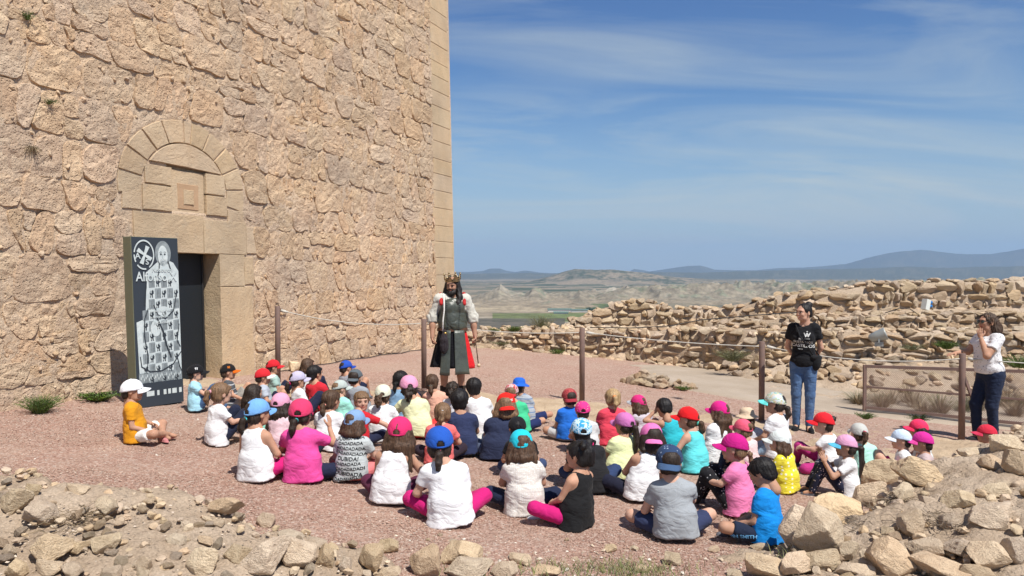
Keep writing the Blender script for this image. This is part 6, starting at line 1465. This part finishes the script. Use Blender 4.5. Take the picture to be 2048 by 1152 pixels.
# ---- cables
def cable(label, pts, r=.009):
    v, f = tube(pts, r, 6); o = mk('cable', v, f, M_black); return tag(o, label, 'cable')
pts = []
for k in range(30):
    u = uj1+.3+(UC-uj1-2.2)*k/29; q = tw(u, .2+.03*math.sin(k*1.3), .10+.05*math.sin(k*.9)); pts.append((q[0], q[1], float(gz(q[0], q[1]))+.02))
cable('black cable lying along the foot of the tower wall', pts)
cable('dark cable sagging along the left part of the ruined walls', [at(px, py, 18.0-(px-1150)*.0012) for px, py in ((1180, 655), (1260, 656), (1340, 652), (1400, 640), (1450, 636), (1500, 631), (1560, 627), (1610, 624))], .012)
cable('dark cable looping below the junction box on the ruined wall', [at(px, py, 16.35) for px, py in ((1770, 626), (1800, 616), (1820, 618), (1838, 630), (1825, 645), (1815, 665), (1812, 690))], .010)
cable('black cable crossing the pale ledge by the doorway', [gp(px, py)+Vector((0, 0, .06)) for px, py in ((465, 752), (500, 749), (535, 746))], .010)
p = gp(589, 742); P, F3 = rock(77, 3); o = mk('limestone_boulder', P*.14*np.array([1, .8, .85])+np.array([p.x, p.y, p.z+.08]), F3, M_rock, smooth=False); tag(o, 'rounded pale boulder at the foot of the tower right of the first post', 'boulder')

# ---- plants
def tuft(name, label, c, n, hgt, spread, m, seed=0, wd=.006, droop=.5, up=1.0, leafy=0, cat='plant', grp=None):
    r = random.Random(seed); V = []; F = []; A = []
    for _ in range(n):
        a = r.uniform(0, 6.283); l = hgt*r.uniform(.4, 1); sp = spread*r.uniform(.1, 1); b0 = Vector(c)+Vector((math.cos(a), math.sin(a), 0))*sp*.35; dirh = Vector((math.cos(a), math.sin(a), 0)); prev = None; va = r.random()
        sd_ = Vector((-math.sin(a), math.cos(a), 0)); k0 = 3
        for k in range(k0+1):
            tt = k/k0; p = b0+dirh*sp*tt**1.3+Vector((0, 0, l*up*(tt-droop*tt*tt*.5))); w_ = wd*(1-tt*.85); V += [p+sd_*w_, p-sd_*w_]; A += [va, va]
            if k: o = len(V)-4; F.append((o, o+1, o+3, o+2))
            if leafy and k:
                for _q in range(leafy):
                    e = Vector((r.uniform(-1, 1), r.uniform(-1, 1), r.uniform(-.2, 1)))*wd*3.2; s2 = e.cross(Vector((r.random(), r.random(), r.random()))).normalized()*wd*.9; o = len(V); V += [p, p+e*.5+s2, p+e, p+e*.5-s2]; A += [va]*4; F.append((o, o+1, o+2, o+3))
    o = mk(name, [tuple(v) for v in V], F, m, attr=A, smooth=False); return tag(o, label, cat, grp)
p = gp(75, 828); tuft('weed', 'round feathery green weed at the foot of the tower wall, far left', (p.x, p.y+.05, p.z), 420, .26, .20, M_leaf, 1, .004, leafy=2)
p = gp(197, 802); tuft('weed', 'low leafy green weed on the gravel left of the dark panel', (p.x, p.y, p.z), 130, .13, .19, M_leaf, 2, .010, leafy=3)
for k, (px, py, n, hh, lab) in enumerate(((52, 40, 70, .2, 'dry green tuft growing from the tower wall at the top left'), (94, 208, 60, .12, 'small green tuft in a joint of the tower wall above the weed'), (60, 300, 80, .22, 'dry brown tuft hanging from the tower wall left of the arch'))):
    u, h_ = wuv(px, py); q = tw(u, h_, .03); tuft('wall_plant', lab, tuple(q), n, hh, .10, M_leaf if k < 2 else M_dry, 5+k, .004, droop=2.6 if k == 2 else 1.2, leafy=1)
for k, (px, py, Yd, hh, sp, m, lab) in enumerate(((1083, 665, 18.9, .55, .32, M_scrub, 'grey wispy shrub on the low wall against the valley'), (1029, 664, 18.9, .18, .2, M_leaf, 'small bright green bush on the low wall'), (989, 664, 18.9, .12, .16, M_leaf, 'tiny green plant on the low wall beside the king'),
     (1113, 715, 18.3, .26, .17, M_leaf, 'green weed at the foot of the low wall'), (1003, 690, 18.7, .12, .25, M_scrub, 'olive plant sprouting from the face of the low wall'), (1465, 722, 15.6, .30, .32, M_scrub, 'dark dry bush below the ruined wall behind the fourth post'), (1893, 698, 15.1, .2, .2, M_leaf, 'green bush on the ruined wall left of the woman in sunglasses'),
     (1825, 700, 15.1, .15, .25, M_scrub, 'olive scrub on the ruined wall above the gate'), (1366, 780, 12.3, .07, .12, M_leaf, 'green weed growing in the rock pile'), (1732, 838, 10.4, .10, .12, M_leaf, 'green weed at the left foot of the gate'), (1836, 843, 10.6, .12, .14, M_leaf, 'green weed below the middle of the gate'), (2040, 735, 14.2, .30, .5, M_leaf, 'grassy green patch behind the last post at the right edge'))):
    q = at(px, py, Yd); tuft('shrub' if hh > .2 else 'weed', lab, tuple(q), 260 if hh > .15 else 110, hh, sp, m, 20+k, .006 if Yd > 14 else .005, leafy=2)
for k in range(26):
    x = random.uniform(5.6, 9.5); y = random.uniform(11.9, 13.7); tuft('dry_bush', 'dry straw coloured bush on the earth behind the gate', (x, y, float(bankz(x, y)) if y > 13.3 else float(pathz(x, y))), 150, random.uniform(.2, .5), random.uniform(.2, .4), M_dry if k % 3 else M_scrub, 60+k, .005, grp='dry bushes behind the gate')
M_scrub2 = mat('dry_grass', (.12, .16, .06), .8, (.28, .25, .13), 14, var=.25)
# grass in front
r = random.Random(3); V = []; F = []; A = []
for cx, n in ((1075, 70), (1180, 90), (1245, 190), (1290, 170), (1130, 60), (960, 60), (1400, 30), (1590, 60)):
    c = gp(min(cx, 2000), 1140)
    for _ in range(n):
        x = c.x+r.gauss(0, .13); y = c.y+r.gauss(0, .07)-.04; z = float(surf(x, y)); l = r.uniform(.02, .075); a = r.uniform(0, 6.28); w_ = .0022; o = len(V); d = Vector((math.cos(a), math.sin(a), 0))
        V += [(x-w_, y, z), (x+w_, y, z), (x+d.x*l*.4+w_*.6, y+d.y*l*.4, z+l*.7), (x+d.x*l*.4-w_*.6, y+d.y*l*.4, z+l*.7), (x+d.x*l*.9, y+d.y*l*.9, z+l)]; F += [(0+o, 1+o, 2+o, 3+o), (o+3, o+2, o+4)]; A += [r.random()]*5
tag(mk('grass', V, F, M_scrub2, attr=A, smooth=False), kind='stuff')
# dry twigs on the banks
for nm, cl in (('dry_twigs', ((1745, 1015, 60), (1790, 1000, 50), (1830, 1045, 40), (1715, 1050, 50), (1880, 960, 30), (1900, 1050, 25))), ('dry_twigs', ((165, 1045, 22), (180, 1030, 14)))):
    VF = []
    for px, py, n in cl:
        c = hit(px, py)
        for _ in range(n):
            x = c.x+random.gauss(0, .09); y = c.y+random.gauss(0, .07); z = float(surf(x, y))+random.uniform(.0, .04); a = random.uniform(0, 6.28); pts = []
            for k in range(5): pts.append((x, y, z+.012*math.sin(k*2+a))); x += .04*math.cos(a); y += .04*math.sin(a); z += random.uniform(-.012, .014); a += random.uniform(-.9, .9)
            VF.append(tube(pts, [.0028, .0026, .002, .0016, .001], 4, cap=False))
    V, F = joinl(*VF); tag(mk(nm, V, F, M_dry), kind='stuff')

# ------------------------------------------------------------ the big stones of the front banks
HERO = {}
def hero(seed):
    if seed not in HERO: P, F = rock(300+seed, 4, 1.0, 22, 4.0); HERO[seed] = mk('stone', P, F, M_rock, link=False, smooth=False).data
    return HERO[seed]
def put(parent, px, py, wpx, hpx, seed, ry=0, yaw=0, sink=.30, dep=.8, tone=None):
    c = hit(px, py+hpx*.38); d = c.y; w_ = wpx/FPX*d/2; h_ = hpx/FPX*d/2
    z = at(px, py, d).z
    M = Matrix.Translation((at(px, py, d).x, d+w_*dep*.4, z-h_*.22)) @ Matrix.Rotation(R(yaw), 4, 'Z') @ Matrix.Rotation(R(ry), 4, 'Y') @ Matrix.Diagonal((w_*1.0, w_*dep, h_*1.08, 1))
    o = inst('stone', hero(seed % 12), parent, M); return o
tR = thing('rubble_bank', 'collapsed earth and limestone wall rising at the front right corner', 'rubble')
for i, (px, py, wd, hh, ry) in enumerate(((1600, 1052, 105, 105, 20), (1656, 1060, 130, 122, 35), (1690, 1022, 120, 85, 30), (1745, 990, 90, 60, 0), (1770, 950, 110, 85, 5), (1807, 985, 42, 48, 0), (1680, 1010, 60, 45, 0), (1850, 945, 130, 70, 12), (1925, 1000, 90, 48, -8),
        (1865, 1005, 55, 26, 10), (1828, 1048, 75, 60, 0), (1778, 1066, 40, 28, 0), (1790, 1115, 130, 90, 28), (1540, 1130, 90, 60, 0), (1600, 1125, 80, 50, 10), (1650, 1120, 90, 42, 0), (1695, 1100, 50, 48, 0), (1850, 1095, 75, 45, 0), (1880, 1130, 130, 50, 8),
        (1930, 1095, 90, 45, 0), (1985, 1110, 110, 65, 5), (2040, 1100, 70, 70, 0), (1990, 1035, 120, 60, 0), (2035, 925, 60, 60, -10), (1990, 925, 70, 42, 8), (2025, 885, 80, 55, 0), (2000, 980, 60, 35, 0), (1905, 1040, 50, 34, 0), (1940, 905, 60, 24, 0), (1520, 1095, 40, 18, 0), (1710, 1140, 80, 36, 0), (1960, 1145, 90, 40, 0))):
    put(tR, px, py, wd, hh, i*5+1, ry, (i*47) % 60-30)
tL = thing('rubble_bank', 'broken low stone and earth wall across the front left corner', 'rubble')
for i, (px, py, wd, hh, ry) in enumerate(((20, 1000, 70, 60, 10), (62, 980, 42, 34, 0), (75, 1022, 100, 55, -5), (152, 980, 60, 30, 0), (208, 1008, 64, 44, 0), (292, 1003, 42, 14, -8), (448, 1012, 90, 40, -6), (530, 1040, 62, 34, 10), (580, 1072, 60, 22, 12), (635, 1085, 50, 26, 0),
        (15, 1100, 40, 28, 0), (90, 1098, 105, 56, -8), (150, 1095, 50, 26, 0), (205, 1088, 80, 44, -15), (30, 1135, 60, 44, 0), (95, 1135, 66, 40, 0), (140, 1138, 60, 40, 0), (215, 1145, 60, 30, 0), (285, 1130, 40, 46, 0), (400, 1122, 95, 66, 10), (350, 1080, 44, 34, 20), (410, 1080, 36, 26, 0),
        (370, 1048, 34, 18, 0), (470, 1110, 70, 40, 0), (520, 1118, 120, 72, -12), (590, 1105, 100, 70, 20), (650, 1110, 50, 60, 0), (285, 1145, 30, 30, 0), (430, 1045, 40, 22, 0))):
    put(tL, px, py, wd, hh, i*7+3, ry, (i*61) % 60-30)
tC = thing('stone_row', 'row of loose limestone blocks along the bottom edge between the two banks', 'rubble')
for i, (px, py, wd, hh, ry) in enumerate(((738, 1108, 66, 72, 15), (775, 1092, 62, 36, 0), (690, 1130, 36, 36, 0), (780, 1145, 50, 24, 0), (845, 1122, 70, 80, 0), (925, 1106, 120, 58, -4), (935, 1140, 120, 40, -8), (1010, 1140, 60, 42, 0), (1038, 1118, 60, 22, 6), (1222, 1096, 36, 20, 0), (1345, 1118, 52, 28, 6), (1430, 1098, 26, 16, 0), (1278, 1138, 32, 16, 0), (1095, 1142, 80, 18, 0), (880, 1070, 14, 8, 0), (905, 1082, 20, 8, 0), (855, 1079, 12, 8, 0), (1270, 1096, 26, 12, 0), (1470, 1148, 50, 16, 0), (1150, 1118, 18, 10, 0), (1133, 1079, 10, 8, 0))):
    put(tC, px, py, wd, hh, i*3+2, ry, (i*53) % 60-30)
sp = []
for _ in range(520):
    x = random.uniform(1.8, 5.5); y = random.uniform(4.0, 7.0)
    if bankR(x, y) < gz(x, y)+.05: continue
    s = random.uniform(.012, .055); sp.append(((x, y, float(bankR(x, y))+s*.3), (s*1.2, s, s*.75), rotm(3, .5)))
place_stones(sp, tR, 60); sp = []
for _ in range(420):
    x = random.uniform(-4, -.7); y = random.uniform(4.0, 5.4)
    if bankL(x, y) < gz(x, y)+.03: continue
    s = random.uniform(.010, .04); sp.append(((x, y, float(bankL(x, y))+s*.3), (s*1.2, s, s*.75), rotm(3, .5)))
place_stones(sp, tL, 60)
